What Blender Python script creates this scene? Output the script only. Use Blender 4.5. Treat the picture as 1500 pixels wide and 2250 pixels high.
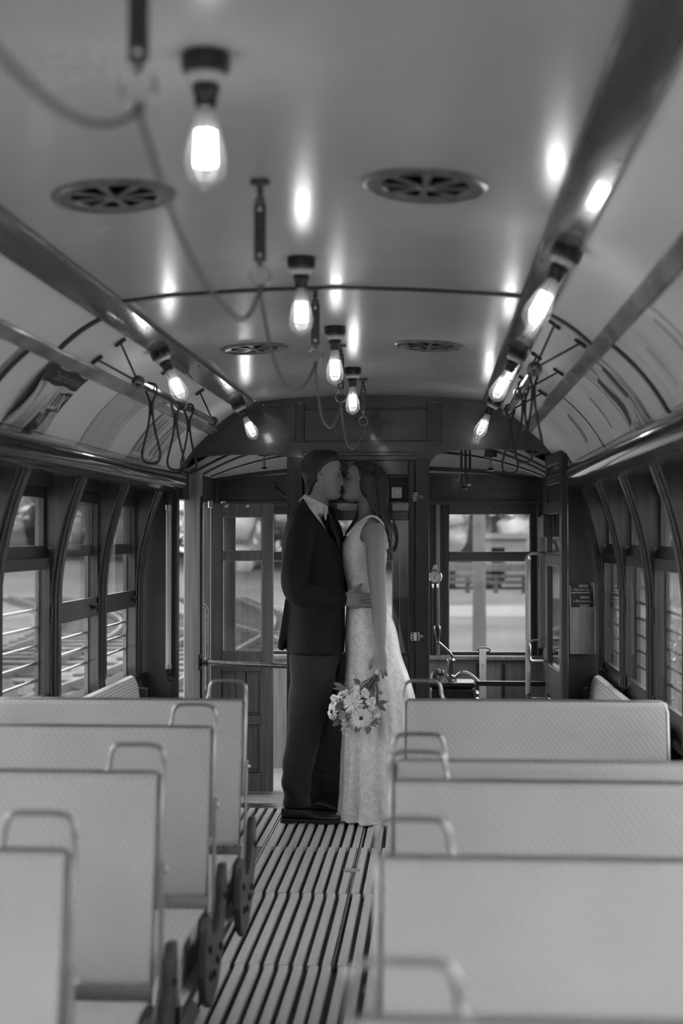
import bpy, bmesh, math, random
from mathutils import Vector, Matrix, noise

for _o in list(bpy.data.objects):
    bpy.data.objects.remove(_o, do_unlink=True)
scene = bpy.context.scene
COL = scene.collection
PI = math.pi

# ------------------------------------------------------------------ camera
cam_d = bpy.data.cameras.new('camera')
cam = bpy.data.objects.new('camera', cam_d)
COL.objects.link(cam)
cam.location = (0.33, 0.0, 1.40)
cam.rotation_euler = (math.radians(90 + 1.008), 0, math.radians(3.662))
cam_d.sensor_fit = 'VERTICAL'
cam_d.sensor_height = 36.0
cam_d.lens = 50.0
cam_d.clip_start = 0.05
cam_d.clip_end = 800
cam_d.dof.use_dof = True
cam_d.dof.focus_distance = 6.95
cam_d.dof.aperture_fstop = 2.6
scene.camera = cam

# ------------------------------------------------------------------ world (even overcast sky)
world = bpy.data.worlds.new('overcast_sky')
scene.world = world
world.use_nodes = True
wn = world.node_tree.nodes
wl = world.node_tree.links
for n in list(wn):
    wn.remove(n)
w_out = wn.new('ShaderNodeOutputWorld')
w_bg = wn.new('ShaderNodeBackground')
w_tc = wn.new('ShaderNodeTexCoord')
w_ns = wn.new('ShaderNodeTexNoise')
w_rp = wn.new('ShaderNodeValToRGB')
w_ns.inputs['Scale'].default_value = 1.6
w_ns.inputs['Detail'].default_value = 3
w_rp.color_ramp.elements[0].color = (0.86, 0.86, 0.86, 1)
w_rp.color_ramp.elements[1].color = (1.0, 1.0, 1.0, 1)
wl.new(w_tc.outputs['Generated'], w_ns.inputs['Vector'])
wl.new(w_ns.outputs['Fac'], w_rp.inputs['Fac'])
wl.new(w_rp.outputs['Color'], w_bg.inputs['Color'])
wl.new(w_bg.outputs['Background'], w_out.inputs['Surface'])
w_bg.inputs['Strength'].default_value = 5.0

vs = scene.view_settings
vs.view_transform = 'Standard'
vs.look = 'None'
vs.exposure = 0.44
vs.gamma = 1.0
vs.use_curve_mapping = False
try:
    scene.cycles.use_denoising = True
    scene.cycles.use_adaptive_sampling = True
    scene.cycles.adaptive_threshold = 0.09
    scene.cycles.adaptive_min_samples = 16
    scene.cycles.max_bounces = 7
    scene.cycles.diffuse_bounces = 4
    scene.cycles.glossy_bounces = 3
    scene.cycles.transparent_max_bounces = 16
    scene.cycles.sample_clamp_indirect = 6.0
    scene.cycles.caustics_reflective = False
    scene.cycles.caustics_refractive = False
except Exception:
    pass

# ------------------------------------------------------------------ materials
M = {}


def new_mat(name):
    m = bpy.data.materials.new(name)
    m.use_nodes = True
    nt = m.node_tree
    return m, nt, nt.nodes, nt.links, nt.nodes['Principled BSDF']


def g(v):
    return (v, v, v, 1.0)


def mat(name, lo, hi=None, rough=0.5, metal=0.0, scale=(6, 6, 6), detail=4, coat=0.0, bump=0.0, bscale=None,
        rough2=None, spec=0.5, sheen=0.0, coat_rough=0.08):
    """grey noise material, object coordinates"""
    m, nt, N, L, b = new_mat(name)
    hi = lo if hi is None else hi
    tc = N.new('ShaderNodeTexCoord')
    mp = N.new('ShaderNodeMapping')
    mp.inputs['Scale'].default_value = scale
    L.new(tc.outputs['Object'], mp.inputs['Vector'])
    ns = N.new('ShaderNodeTexNoise')
    ns.inputs['Scale'].default_value = 1.0
    ns.inputs['Detail'].default_value = detail
    L.new(mp.outputs['Vector'], ns.inputs['Vector'])
    rp = N.new('ShaderNodeValToRGB')
    rp.color_ramp.elements[0].position = 0.3
    rp.color_ramp.elements[1].position = 0.7
    rp.color_ramp.elements[0].color = g(lo)
    rp.color_ramp.elements[1].color = g(hi)
    L.new(ns.outputs['Fac'], rp.inputs['Fac'])
    L.new(rp.outputs['Color'], b.inputs['Base Color'])
    b.inputs['Roughness'].default_value = rough
    b.inputs['Metallic'].default_value = metal
    b.inputs['Specular IOR Level'].default_value = spec
    b.inputs['Coat Weight'].default_value = coat
    b.inputs['Coat Roughness'].default_value = coat_rough
    b.inputs['Sheen Weight'].default_value = sheen
    if rough2 is not None:
        mr = N.new('ShaderNodeMapRange')
        mr.inputs['To Min'].default_value = rough
        mr.inputs['To Max'].default_value = rough2
        L.new(ns.outputs['Fac'], mr.inputs['Value'])
        L.new(mr.outputs['Result'], b.inputs['Roughness'])
    if bump > 0:
        n2 = N.new('ShaderNodeTexNoise')
        n2.inputs['Scale'].default_value = 1.0
        n2.inputs['Detail'].default_value = 5
        mp2 = N.new('ShaderNodeMapping')
        mp2.inputs['Scale'].default_value = bscale or scale
        L.new(tc.outputs['Object'], mp2.inputs['Vector'])
        L.new(mp2.outputs['Vector'], n2.inputs['Vector'])
        bp = N.new('ShaderNodeBump')
        bp.inputs['Strength'].default_value = bump
        bp.inputs['Distance'].default_value = 0.01
        L.new(n2.outputs['Fac'], bp.inputs['Height'])
        L.new(bp.outputs['Normal'], b.inputs['Normal'])
    M[name] = m
    return m


# woods: grain runs along the axis with the small scale
mat('dark_wood_v', 0.010, 0.026, rough=0.38, scale=(70, 70, 3), coat=0.12, bump=0.05)
mat('post_dark', 0.022, 0.05, rough=0.3, scale=(70, 70, 3), coat=0.3, bump=0.04)
mat('card_strip', 0.16, 0.36, rough=0.25, scale=(14, 5, 14), detail=3, coat=0.4, bump=0.03)
mat('vent_metal', 0.16, 0.27, rough=0.3, metal=0.7, scale=(40, 40, 40), bump=0.12)
mat('dark_wood_y', 0.018, 0.05, rough=0.4, scale=(70, 3, 70), coat=0.08, bump=0.04)
mat('dark_wood_x', 0.010, 0.028, rough=0.3, scale=(3, 70, 70), coat=0.35, bump=0.05)
mat('sill_dark', 0.015, 0.03, rough=0.75, scale=(70, 3, 70), spec=0.08)
mat('cornice_wood', 0.02, 0.06, rough=0.16, scale=(60, 1.5, 60), coat=0.9, bump=0.06, bscale=(30, 3, 30), coat_rough=0.05)
mat('strip_wood', 0.06, 0.12, rough=0.2, scale=(60, 2, 60), coat=0.7, bump=0.03, coat_rough=0.06)
mat('mid_wood_v', 0.12, 0.21, rough=0.4, scale=(60, 60, 2.5), coat=0.15, bump=0.06)
mat('post_wood_v', 0.20, 0.38, rough=0.6, scale=(50, 50, 2.0), bump=0.12)
mat('pale_wood_v', 0.20, 0.34, rough=0.55, scale=(45, 45, 5), bump=0.05)
mat('pole_wood', 0.40, 0.50, rough=0.35, scale=(40, 40, 3), coat=0.2)
mat('guard_paint', 0.07, 0.10, rough=0.6, scale=(20, 20, 4), bump=0.05)
mat('wall_paint', 0.04, 0.05, rough=0.42, scale=(5, 5, 5), bump=0.02)
mat('cove_paint_lit', 0.74, 0.80, rough=0.30, rough2=0.4, scale=(2, 2, 2), bump=0.03, bscale=(120, 120, 120))  # ceiling paint lightened, the brighter light on the coves put into the colour
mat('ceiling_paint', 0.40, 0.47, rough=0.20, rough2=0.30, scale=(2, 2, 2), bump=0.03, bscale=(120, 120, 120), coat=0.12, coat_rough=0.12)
mat('platform_ceiling', 0.15, 0.20, rough=0.7, scale=(90, 90, 90), bump=0.15, bscale=(150, 150, 150))
mat('batten', 0.008, 0.014, rough=0.4)
mat('void_black', 0.004, 0.006, rough=1.0, spec=0.0)
mat('slat_wood', 0.42, 0.60, rough=0.45, scale=(40, 3, 40), bump=0.08)
mat('floor_dark', 0.02, 0.05, rough=0.8, scale=(30, 6, 30), bump=0.3)
mat('floor_board', 0.12, 0.18, rough=0.6, scale=(30, 3, 30), bump=0.06)
mat('floor_mat', 0.24, 0.30, rough=0.7, scale=(12, 12, 12))
mat('black_iron', 0.008, 0.016, rough=0.35, scale=(40, 40, 40), bump=0.08)
mat('cast_iron', 0.045, 0.075, rough=0.5, scale=(30, 30, 30), bump=0.12)
mat('seat_metal', 0.30, 0.36, rough=0.34, metal=0.85, scale=(20, 20, 20))
mat('steel', 0.45, 0.55, rough=0.28, metal=1.0, scale=(30, 30, 30))
mat('chrome', 0.7, 0.75, rough=0.1, metal=1.0)
mat('brass', 0.40, 0.52, rough=0.22, metal=1.0, scale=(30, 30, 30))
mat('dark_brass', 0.10, 0.16, rough=0.3, metal=1.0, scale=(40, 40, 40), bump=0.1)
mat('bronze', 0.06, 0.12, rough=0.38, metal=0.8, scale=(40, 40, 40), bump=0.15)
mat('porcelain', 0.38, 0.42, rough=0.25)
mat('leather', 0.012, 0.022, rough=0.42, scale=(60, 60, 60), bump=0.1)
mat('strap_cord', 0.006, 0.012, rough=0.55, scale=(80, 80, 80))
mat('bell_cord', 0.10, 0.16, rough=0.75, scale=(120, 120, 120), bump=0.2)
mat('paper', 0.55, 0.6, rough=0.8)
mat('gauge_face', 0.35, 0.5, rough=0.5, scale=(60, 60, 60))
mat('suit', 0.0055, 0.0085, rough=0.8, scale=(300, 300, 300), sheen=0.05, spec=0.3, bump=0.45, bscale=(16, 16, 9))
mat('trouser', 0.014, 0.022, rough=0.75, scale=(300, 300, 300), sheen=0.06, spec=0.3, bump=0.4, bscale=(14, 14, 5))
mat('shirt', 0.82, 0.86, rough=0.8, scale=(200, 200, 200))
mat('tie', 0.006, 0.01, rough=0.5, scale=(200, 200, 200))
mat('shoe_leather', 0.010, 0.02, rough=0.3, scale=(50, 50, 50), coat=0.2, bump=0.05)
mat('sole', 0.012, 0.02, rough=0.6)
mat('skin', 0.24, 0.28, rough=0.5, scale=(12, 12, 12))
mat('lips', 0.12, 0.14, rough=0.45)
mat('hair_black', 0.008, 0.022, rough=0.42, scale=(180, 180, 30), bump=0.4, bscale=(220, 220, 25))
mat('hair_brown', 0.012, 0.05, rough=0.38, scale=(120, 120, 8), bump=0.4, bscale=(160, 160, 9))
mat('stem', 0.06, 0.14, rough=0.6, scale=(50, 50, 10))
mat('leaf', 0.09, 0.17, rough=0.5, scale=(30, 30, 30))
mat('petal', 0.78, 0.86, rough=0.65, scale=(40, 40, 40))
mat('petal_grey', 0.40, 0.55, rough=0.65, scale=(40, 40, 40))
mat('flower_eye', 0.012, 0.03, rough=0.7, scale=(90, 90, 90), bump=0.4)
mat('berry', 0.10, 0.16, rough=0.5)
mat('ribbon', 0.55, 0.62, rough=0.5)
# outdoors
OUT = dict(rough=0.95, spec=0.0)
mat('grass', 0.058, 0.094, scale=(0.25, 0.25, 0.25), detail=8, bump=0.4, bscale=(6, 6, 6), **OUT)
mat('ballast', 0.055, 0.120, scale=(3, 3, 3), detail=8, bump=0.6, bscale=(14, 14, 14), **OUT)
mat('bounce_gravel', 0.36, 0.48, scale=(3, 3, 3), detail=8, bump=0.5, bscale=(20, 20, 20), **OUT)
mat('path_gravel', 0.118, 0.135, scale=(1, 1, 1), **OUT)
mat('rail_steel', 0.03, 0.05, rough=0.5, scale=(3, 3, 3), spec=0.1)
mat('sleeper', 0.028, 0.05, scale=(6, 6, 6), bump=0.3, **OUT)
mat('foliage', 0.18, 0.36, scale=(0.9, 0.9, 0.9), detail=8, **OUT)
mat('foliage_pale', 0.26, 0.44, scale=(0.9, 0.9, 0.9), detail=8, **OUT)
mat('bark', 0.02, 0.04, scale=(6, 6, 1), bump=0.3, **OUT)
mat('pale_bark', 0.09, 0.13, scale=(6, 6, 1), bump=0.3, **OUT)
mat('white_paint', 0.11, 0.13, **OUT)
mat('dark_gap', 0.008, 0.012, **OUT)
mat('timber_grey', 0.055, 0.075, scale=(5, 5, 1), **OUT)


def weave_mat(name, lo, hi):
    """pale woven rattan: fine diagonal twill"""
    m, nt, N, L, b = new_mat(name)
    tc = N.new('ShaderNodeTexCoord')
    mp = N.new('ShaderNodeMapping')
    mp.inputs['Rotation'].default_value = (0, math.radians(38), 0)
    L.new(tc.outputs['Object'], mp.inputs['Vector'])
    wv = N.new('ShaderNodeTexWave')
    wv.wave_type = 'BANDS'
    wv.bands_direction = 'X'
    wv.inputs['Scale'].default_value = 24.0
    wv.inputs['Distortion'].default_value = 0.7
    wv.inputs['Detail'].default_value = 2
    wv.inputs['Detail Scale'].default_value = 6
    L.new(mp.outputs['Vector'], wv.inputs['Vector'])
    w2 = N.new('ShaderNodeTexWave')
    w2.wave_type = 'BANDS'
    w2.bands_direction = 'Z'
    w2.inputs['Scale'].default_value = 42.0
    w2.inputs['Distortion'].default_value = 0.4
    L.new(tc.outputs['Object'], w2.inputs['Vector'])
    ml = N.new('ShaderNodeMath')
    ml.operation = 'MULTIPLY_ADD'
    ml.inputs[1].default_value = 0.5
    L.new(w2.outputs['Fac'], ml.inputs[0])
    sc_ = N.new('ShaderNodeMath')
    sc_.operation = 'MULTIPLY'
    sc_.inputs[1].default_value = 0.6
    L.new(wv.outputs['Fac'], sc_.inputs[0])
    L.new(sc_.outputs[0], ml.inputs[2])
    ns = N.new('ShaderNodeTexNoise')
    ns.inputs['Scale'].default_value = 5.0
    ns.inputs['Detail'].default_value = 5
    L.new(tc.outputs['Object'], ns.inputs['Vector'])
    md = N.new('ShaderNodeMath')
    md.operation = 'MULTIPLY_ADD'
    md.inputs[1].default_value = 0.9
    L.new(ns.outputs['Fac'], md.inputs[0])
    L.new(ml.outputs[0], md.inputs[2])
    rp = N.new('ShaderNodeValToRGB')
    rp.color_ramp.elements[0].position = 0.2
    rp.color_ramp.elements[1].position = 1.5 / 1.6
    rp.color_ramp.elements[0].color = g(lo)
    rp.color_ramp.elements[1].color = g(hi)
    dv = N.new('ShaderNodeMath')
    dv.operation = 'DIVIDE'
    dv.inputs[1].default_value = 1.7
    L.new(md.outputs[0], dv.inputs[0])
    L.new(dv.outputs[0], rp.inputs['Fac'])
    L.new(rp.outputs['Color'], b.inputs['Base Color'])
    bp = N.new('ShaderNodeBump')
    bp.inputs['Strength'].default_value = 0.2
    bp.inputs['Distance'].default_value = 0.003
    L.new(ml.outputs[0], bp.inputs['Height'])
    L.new(bp.outputs['Normal'], b.inputs['Normal'])
    b.inputs['Roughness'].default_value = 0.7
    M[name] = m


weave_mat('rattan', 0.40, 0.54)


def glass_mat(name, tint=0.92, rough=0.01, boost=1.0, haze=0.0):
    m, nt, N, L, b = new_mat(name)
    N.remove(b)
    out = N['Material Output']
    tr = N.new('ShaderNodeBsdfTransparent')
    tr.inputs['Color'].default_value = g(tint)
    gl = N.new('ShaderNodeBsdfGlossy')
    gl.inputs['Roughness'].default_value = rough
    gl.inputs['Color'].default_value = g(0.9)
    fr = N.new('ShaderNodeLayerWeight')          # two-sided Schlick reflectance
    fr.inputs['Blend'].default_value = 0.5
    pw = N.new('ShaderNodeMath')
    pw.operation = 'POWER'
    pw.inputs[1].default_value = 5.0
    mu = N.new('ShaderNodeMath')
    mu.operation = 'MULTIPLY_ADD'
    mu.inputs[1].default_value = 0.85 * boost
    mu.inputs[2].default_value = 0.04
    mu.use_clamp = True
    mx = N.new('ShaderNodeMixShader')
    L.new(fr.outputs['Facing'], pw.inputs[0])
    L.new(pw.outputs[0], mu.inputs[0])
    L.new(mu.outputs[0], mx.inputs['Fac'])
    L.new(tr.outputs[0], mx.inputs[1])
    L.new(gl.outputs[0], mx.inputs[2])
    if haze > 0:
        tl = N.new('ShaderNodeBsdfTranslucent')
        tl.inputs['Color'].default_value = g(0.9)
        m2 = N.new('ShaderNodeMixShader')
        m2.inputs['Fac'].default_value = haze
        L.new(mx.outputs[0], m2.inputs[1])
        L.new(tl.outputs[0], m2.inputs[2])
        L.new(m2.outputs[0], out.inputs['Surface'])
    else:
        L.new(mx.outputs[0], out.inputs['Surface'])
    M[name] = m


glass_mat('glass', 0.93)
glass_mat('bulb_glass', 0.94, 0.10, 0.8, haze=0.05)


def emit_mat(name, strength):
    m, nt, N, L, b = new_mat(name)
    b.inputs['Base Color'].default_value = g(0.8)
    b.inputs['Emission Color'].default_value = g(1.0)
    b.inputs['Emission Strength'].default_value = strength
    M[name] = m


emit_mat('filament', 27.0)


def lace_mat():
    m, nt, N, L, b = new_mat('lace')
    tc = N.new('ShaderNodeTexCoord')
    ns = N.new('ShaderNodeTexNoise')
    ns.inputs['Scale'].default_value = 30
    ns.inputs['Detail'].default_value = 3
    mx = N.new('ShaderNodeMixRGB')
    mx.inputs['Fac'].default_value = 0.035
    L.new(tc.outputs['Object'], mx.inputs['Color1'])
    L.new(ns.outputs['Color'], mx.inputs['Color2'])
    L.new(tc.outputs['Object'], ns.inputs['Vector'])
    vo = N.new('ShaderNodeTexVoronoi')
    vo.feature = 'DISTANCE_TO_EDGE'
    vo.inputs['Scale'].default_value = 105
    L.new(mx.outputs['Color'], vo.inputs['Vector'])
    big = N.new('ShaderNodeTexNoise')
    big.inputs['Scale'].default_value = 16
    big.inputs['Detail'].default_value = 5
    big.inputs['Distortion'].default_value = 2.2
    L.new(tc.outputs['Object'], big.inputs['Vector'])
    r1 = N.new('ShaderNodeValToRGB')
    r1.color_ramp.elements[0].position = 0.03
    r1.color_ramp.elements[1].position = 0.30
    r1.color_ramp.elements[0].color = g(0.86)
    r1.color_ramp.elements[1].color = g(0.72)
    L.new(vo.outputs['Distance'], r1.inputs['Fac'])
    r2 = N.new('ShaderNodeValToRGB')
    r2.color_ramp.elements[0].position = 0.44
    r2.color_ramp.elements[1].position = 0.56
    r2.color_ramp.elements[0].color = g(0.86)
    r2.color_ramp.elements[1].color = g(1.0)
    L.new(big.outputs['Fac'], r2.inputs['Fac'])
    ml = N.new('ShaderNodeMixRGB')
    ml.blend_type = 'MULTIPLY'
    ml.inputs['Fac'].default_value = 1.0
    L.new(r1.outputs['Color'], ml.inputs['Color1'])
    L.new(r2.outputs['Color'], ml.inputs['Color2'])
    L.new(ml.outputs['Color'], b.inputs['Base Color'])
    ad = N.new('ShaderNodeMath')
    ad.operation = 'SUBTRACT'
    L.new(big.outputs['Fac'], ad.inputs[0])
    L.new(vo.outputs['Distance'], ad.inputs[1])
    bp = N.new('ShaderNodeBump')
    bp.inputs['Strength'].default_value = 0.35
    bp.inputs['Distance'].default_value = 0.004
    L.new(ad.outputs[0], bp.inputs['Height'])
    L.new(bp.outputs['Normal'], b.inputs['Normal'])
    b.inputs['Roughness'].default_value = 0.42
    b.inputs['Sheen Weight'].default_value = 0.2
    M['lace'] = m


lace_mat()


def print_mat(name, lo, hi, scale, distortion, wscale, rot=0.0, contrast=(0.35, 0.65)):
    """printed picture on an advertising card: soft streaks"""
    m, nt, N, L, b = new_mat(name)
    tc = N.new('ShaderNodeTexCoord')
    mp = N.new('ShaderNodeMapping')
    mp.inputs['Scale'].default_value = scale
    mp.inputs['Rotation'].default_value = (rot, 0, 0)
    L.new(tc.outputs['Object'], mp.inputs['Vector'])
    ns = N.new('ShaderNodeTexNoise')
    ns.inputs['Scale'].default_value = wscale
    ns.inputs['Detail'].default_value = 6
    ns.inputs['Distortion'].default_value = distortion
    L.new(mp.outputs['Vector'], ns.inputs['Vector'])
    rp = N.new('ShaderNodeValToRGB')
    rp.color_ramp.elements[0].position = contrast[0]
    rp.color_ramp.elements[1].position = contrast[1]
    rp.color_ramp.elements[0].color = g(lo)
    rp.color_ramp.elements[1].color = g(hi)
    L.new(ns.outputs['Fac'], rp.inputs['Fac'])
    L.new(rp.outputs['Color'], b.inputs['Base Color'])
    b.inputs['Roughness'].default_value = 0.3
    M[name] = m


print_mat('card_lux', 0.30, 0.72, (3, 5, 3), 1.0, 2.2)
print_mat('card_pale', 0.48, 0.62, (2, 6, 2), 0.6, 2.0, contrast=(0.3, 0.7))
print_mat('card_train', 0.04, 0.66, (3, 26, 3), 0.7, 1.3, contrast=(0.40, 0.58))
print_mat('card_figure', 0.06, 0.72, (2.5, 9, 2.5), 1.6, 1.5, contrast=(0.42, 0.58))
print_mat('card_grey', 0.66, 0.80, (2, 7, 2), 1.2, 2.0, contrast=(0.35, 0.6))
mat('ink_dark', 0.012, 0.02, rough=0.4)
mat('ink_grey', 0.26, 0.30, rough=0.5)
mat('ink_pale', 0.60, 0.66, rough=0.5)
mat('gilt', 0.11, 0.14, rough=0.45, metal=0.4)

# ------------------------------------------------------------------ geometry helpers
BASE = {}


class MB:
    def __init__(s):
        s.v = []
        s.f = []

    def add(s, vs, fs):
        o = len(s.v)
        s.v += [tuple(p) for p in vs]
        s.f += [tuple(i + o for i in q) for q in fs]
        return s

    def box(s, x0, x1, y0, y1, z0, z1):
        return s.add([(x0, y0, z0), (x1, y0, z0), (x1, y1, z0), (x0, y1, z0),
                      (x0, y0, z1), (x1, y0, z1), (x1, y1, z1), (x0, y1, z1)],
                     [(0, 3, 2, 1), (4, 5, 6, 7), (0, 1, 5, 4), (1, 2, 6, 5), (2, 3, 7, 6), (3, 0, 4, 7)])

    def prism(s, poly, axis, a0, a1):
        """poly: 2d points in the plane across `axis` (x: (y,z), y: (x,z), z: (x,y))"""
        n = len(poly)

        def P(p, a):
            return {'x': (a, p[0], p[1]), 'y': (p[0], a, p[1]), 'z': (p[0], p[1], a)}[axis]
        vs = [P(p, a0) for p in poly] + [P(p, a1) for p in poly]
        fs = [(i, (i + 1) % n, n + (i + 1) % n, n + i) for i in range(n)]
        fs += [tuple(range(n - 1, -1, -1)), tuple(range(n, 2 * n))]
        return s.add(vs, fs)

    def strip(s, lo, hi, y0, y1):
        """plate between two curves given as lists of (x,z), thickness y0..y1"""
        n = len(lo)
        vs = [(p[0], y0, p[1]) for p in lo] + [(p[0], y0, p[1]) for p in hi]
        vs += [(p[0], y1, p[1]) for p in lo] + [(p[0], y1, p[1]) for p in hi]
        fs = []
        for i in range(n - 1):
            fs.append((i, i + 1, n + i + 1, n + i))
            fs.append((2 * n + i + 1, 2 * n + i, 3 * n + i, 3 * n + i + 1))
            fs.append((i + 1, i, 2 * n + i, 2 * n + i + 1))
            fs.append((n + i, n + i + 1, 3 * n + i + 1, 3 * n + i))
        fs.append((0, n, 3 * n, 2 * n))
        fs.append((n - 1, 3 * n - 1, 4 * n - 1, 2 * n - 1))
        return s.add(vs, fs)

    def loft(s, rings, cap=True, closed=False):
        n = len(rings[0])
        o = []
        vs = [p for r in rings for p in r]
        k = len(rings)
        for j in range(k if closed else k - 1):
            for i in range(n):
                a = j * n + i
                b = j * n + (i + 1) % n
                c = ((j + 1) % k) * n + (i + 1) % n
                d = ((j + 1) % k) * n + i
                o.append((a, b, c, d))
        if cap and not closed:
            o.append(tuple(range(n - 1, -1, -1)))
            o.append(tuple(range((k - 1) * n, k * n)))
        return s.add(vs, o)

    def tube(s, pts, r, n=8, closed=False, cap=True, flat=1.0, ref=None):
        pts = [Vector(p) for p in pts]
        k = len(pts)
        rs = r if isinstance(r, (list, tuple)) else [r] * k
        rings = []
        prev = Vector(ref) if ref else None
        for i in range(k):
            if closed:
                t = pts[(i + 1) % k] - pts[i - 1]
            else:
                t = pts[min(i + 1, k - 1)] - pts[max(i - 1, 0)]
            t.normalize()
            if prev is None:
                prev = Vector((0, 0, 1)) if abs(t.z) < 0.9 else Vector((1, 0, 0))
            u = prev - t * prev.dot(t)
            if u.length < 1e-6:
                u = t.orthogonal()
            u.normalize()
            w = t.cross(u)
            prev = u
            rings.append([pts[i] + u * (rs[i] * math.cos(a)) + w * (rs[i] * flat * math.sin(a))
                          for a in (2 * PI * j / n for j in range(n))])
        return s.loft(rings, cap, closed)

    def lathe(s, prof, c=(0, 0, 0), n=20, axis=(0, 0, 1), ring=False):
        """prof: (radius, height) along axis from c"""
        ax = Vector(axis).normalized()
        u = ax.orthogonal().normalized()
        w = ax.cross(u)
        c = Vector(c)
        rings = [[c + ax * h + (u * math.cos(a) + w * math.sin(a)) * max(r, 1e-4)
                  for a in (2 * PI * j / n for j in range(n))] for r, h in prof]
        return s.loft(rings, closed=ring)

    def ball(s, c, r, n=12, m=8, sc=(1, 1, 1)):
        rings = []
        for j in range(m + 1):
            th = PI * j / m
            rr = max(math.sin(th), 0.01) * r
            rings.append([(c[0] + rr * math.cos(a) * sc[0], c[1] + rr * math.sin(a) * sc[1], c[2] - math.cos(th) * r * sc[2])
                          for a in (2 * PI * i / n for i in range(n))])
        return s.loft(rings)

    def xf(s, mx):
        s.v = [tuple(mx @ Vector(p)) for p in s.v]
        return s

    def build(s, name, m, parent=None, smooth=False, bevel=0.0, seg=2, fix=True):
        base = BASE.get(parent.name, Vector((0, 0, 0))) if parent else Vector((0, 0, 0))
        me = bpy.data.meshes.new(name)
        me.from_pydata([tuple(Vector(p) - base) for p in s.v], [], s.f)
        finish(me, smooth, bevel, seg, fix)
        return link(name, me, m, parent, base)


def finish(me, smooth, bevel=0, seg=2, fix=True):
    bm = bmesh.new()
    bm.from_mesh(me)
    if fix:
        bmesh.ops.recalc_face_normals(bm, faces=bm.faces)
    if bevel > 0:
        es = [e for e in bm.edges if len(e.link_faces) == 2 and e.calc_face_angle(0) > 0.6]
        bmesh.ops.bevel(bm, geom=es, offset=bevel, offset_type='OFFSET', segments=seg, profile=0.5, affect='EDGES', clamp_overlap=True)
    bm.to_mesh(me)
    bm.free()
    if smooth:
        me.polygons.foreach_set('use_smooth', [True] * len(me.polygons))
        if smooth != 'all':
            try:
                me.set_sharp_from_angle(angle=math.radians(40))
            except Exception:
                pass
    me.update()


def link(name, me, m, parent=None, base=None):
    if m is not None:
        me.materials.append(M[m] if isinstance(m, str) else m)
    o = bpy.data.objects.new(name, me)
    COL.objects.link(o)
    if parent is not None:
        o.parent = parent
        BASE[o.name] = BASE.get(parent.name, Vector((0, 0, 0)))
    else:
        BASE[o.name] = Vector((0, 0, 0))
    return o


def empty(name, loc):
    o = bpy.data.objects.new(name, None)
    o.empty_display_size = 0.05
    COL.objects.link(o)
    o.location = loc
    BASE[o.name] = Vector(loc)
    return o


def tag(o, label=None, cat=None, group=None, kind=None):
    if label:
        o['label'] = label
    if cat:
        o['category'] = cat
    if group:
        o['group'] = group
    if kind:
        o['kind'] = kind
    return o


def struct(o, label=None):
    o['kind'] = 'structure'
    if label:
        o['label'] = label
    return o


def copy_tree(o, parent=None):
    c = o.copy()
    COL.objects.link(c)
    if parent is not None:
        c.parent = parent
    for k in ('label', 'category', 'group', 'kind'):
        if parent is None and k in ('label',) and k in c:
            del c[k]
    for ch in [q for q in bpy.data.objects if q.parent == o and q is not c]:
        copy_tree(ch, c)
    return c


def remesh(mb, voxel, it=6, cut=None):
    """fuse overlapping closed shapes into one continuous surface"""
    me = bpy.data.meshes.new('tmp')
    me.from_pydata(mb.v, [], mb.f)
    bm = bmesh.new()
    bm.from_mesh(me)
    bmesh.ops.recalc_face_normals(bm, faces=bm.faces)
    bm.to_mesh(me)
    bm.free()
    o = bpy.data.objects.new('tmp', me)
    COL.objects.link(o)
    r = o.modifiers.new('r', 'REMESH')
    r.mode = 'VOXEL'
    r.voxel_size = voxel
    sm = o.modifiers.new('s', 'SMOOTH')
    sm.factor = 0.5
    sm.iterations = it
    bpy.context.view_layer.update()
    dg = bpy.context.evaluated_depsgraph_get()
    ev = o.evaluated_get(dg)
    res = bpy.data.meshes.new_from_object(ev)
    bpy.data.objects.remove(o, do_unlink=True)
    bpy.data.meshes.remove(me)
    if cut:
        bm = bmesh.new()
        bm.from_mesh(res)
        for co, no in cut:
            gm = bm.verts[:] + bm.edges[:] + bm.faces[:]
            rr = bmesh.ops.bisect_plane(bm, geom=gm, plane_co=co, plane_no=no, clear_outer=True)
            ed = [e for e in rr['geom_cut'] if isinstance(e, bmesh.types.BMEdge)]
            try:
                bmesh.ops.holes_fill(bm, edges=ed, sides=0)
            except Exception:
                pass
        bm.to_mesh(res)
        bm.free()
    res.polygons.foreach_set('use_smooth', [True] * len(res.polygons))
    return res


def mesh_obj(name, me, m, parent):
    """link a world-space mesh under a parent"""
    base = BASE[parent.name]
    me.transform(Matrix.Translation(-base))
    me.name = name
    return link(name, me, m, parent, base)


def text_mesh(s, size=1.0, extrude=0.0, align='CENTER', shear=0.0, spacing=1.0, offset=0.0):
    cu = bpy.data.curves.new('t', 'FONT')
    cu.body = s
    cu.size = size
    cu.align_x = align
    cu.align_y = 'CENTER'
    cu.extrude = extrude
    cu.shear = shear
    cu.offset = offset
    cu.space_character = spacing
    cu.resolution_u = 3
    o = bpy.data.objects.new('t', cu)
    COL.objects.link(o)
    bpy.context.view_layer.update()
    dg = bpy.context.evaluated_depsgraph_get()
    me = bpy.data.meshes.new_from_object(o.evaluated_get(dg))
    bpy.data.objects.remove(o, do_unlink=True)
    bpy.data.curves.remove(cu)
    vs = [tuple(v.co) for v in me.vertices]
    fs = [tuple(p.vertices) for p in me.polygons]
    bpy.data.meshes.remove(me)
    return vs, fs


def arc(cx, cz, r, a0, a1, n):
    return [(cx + r * math.cos(a0 + (a1 - a0) * i / n), cz + r * math.sin(a0 + (a1 - a0) * i / n)) for i in range(n + 1)]


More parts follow.
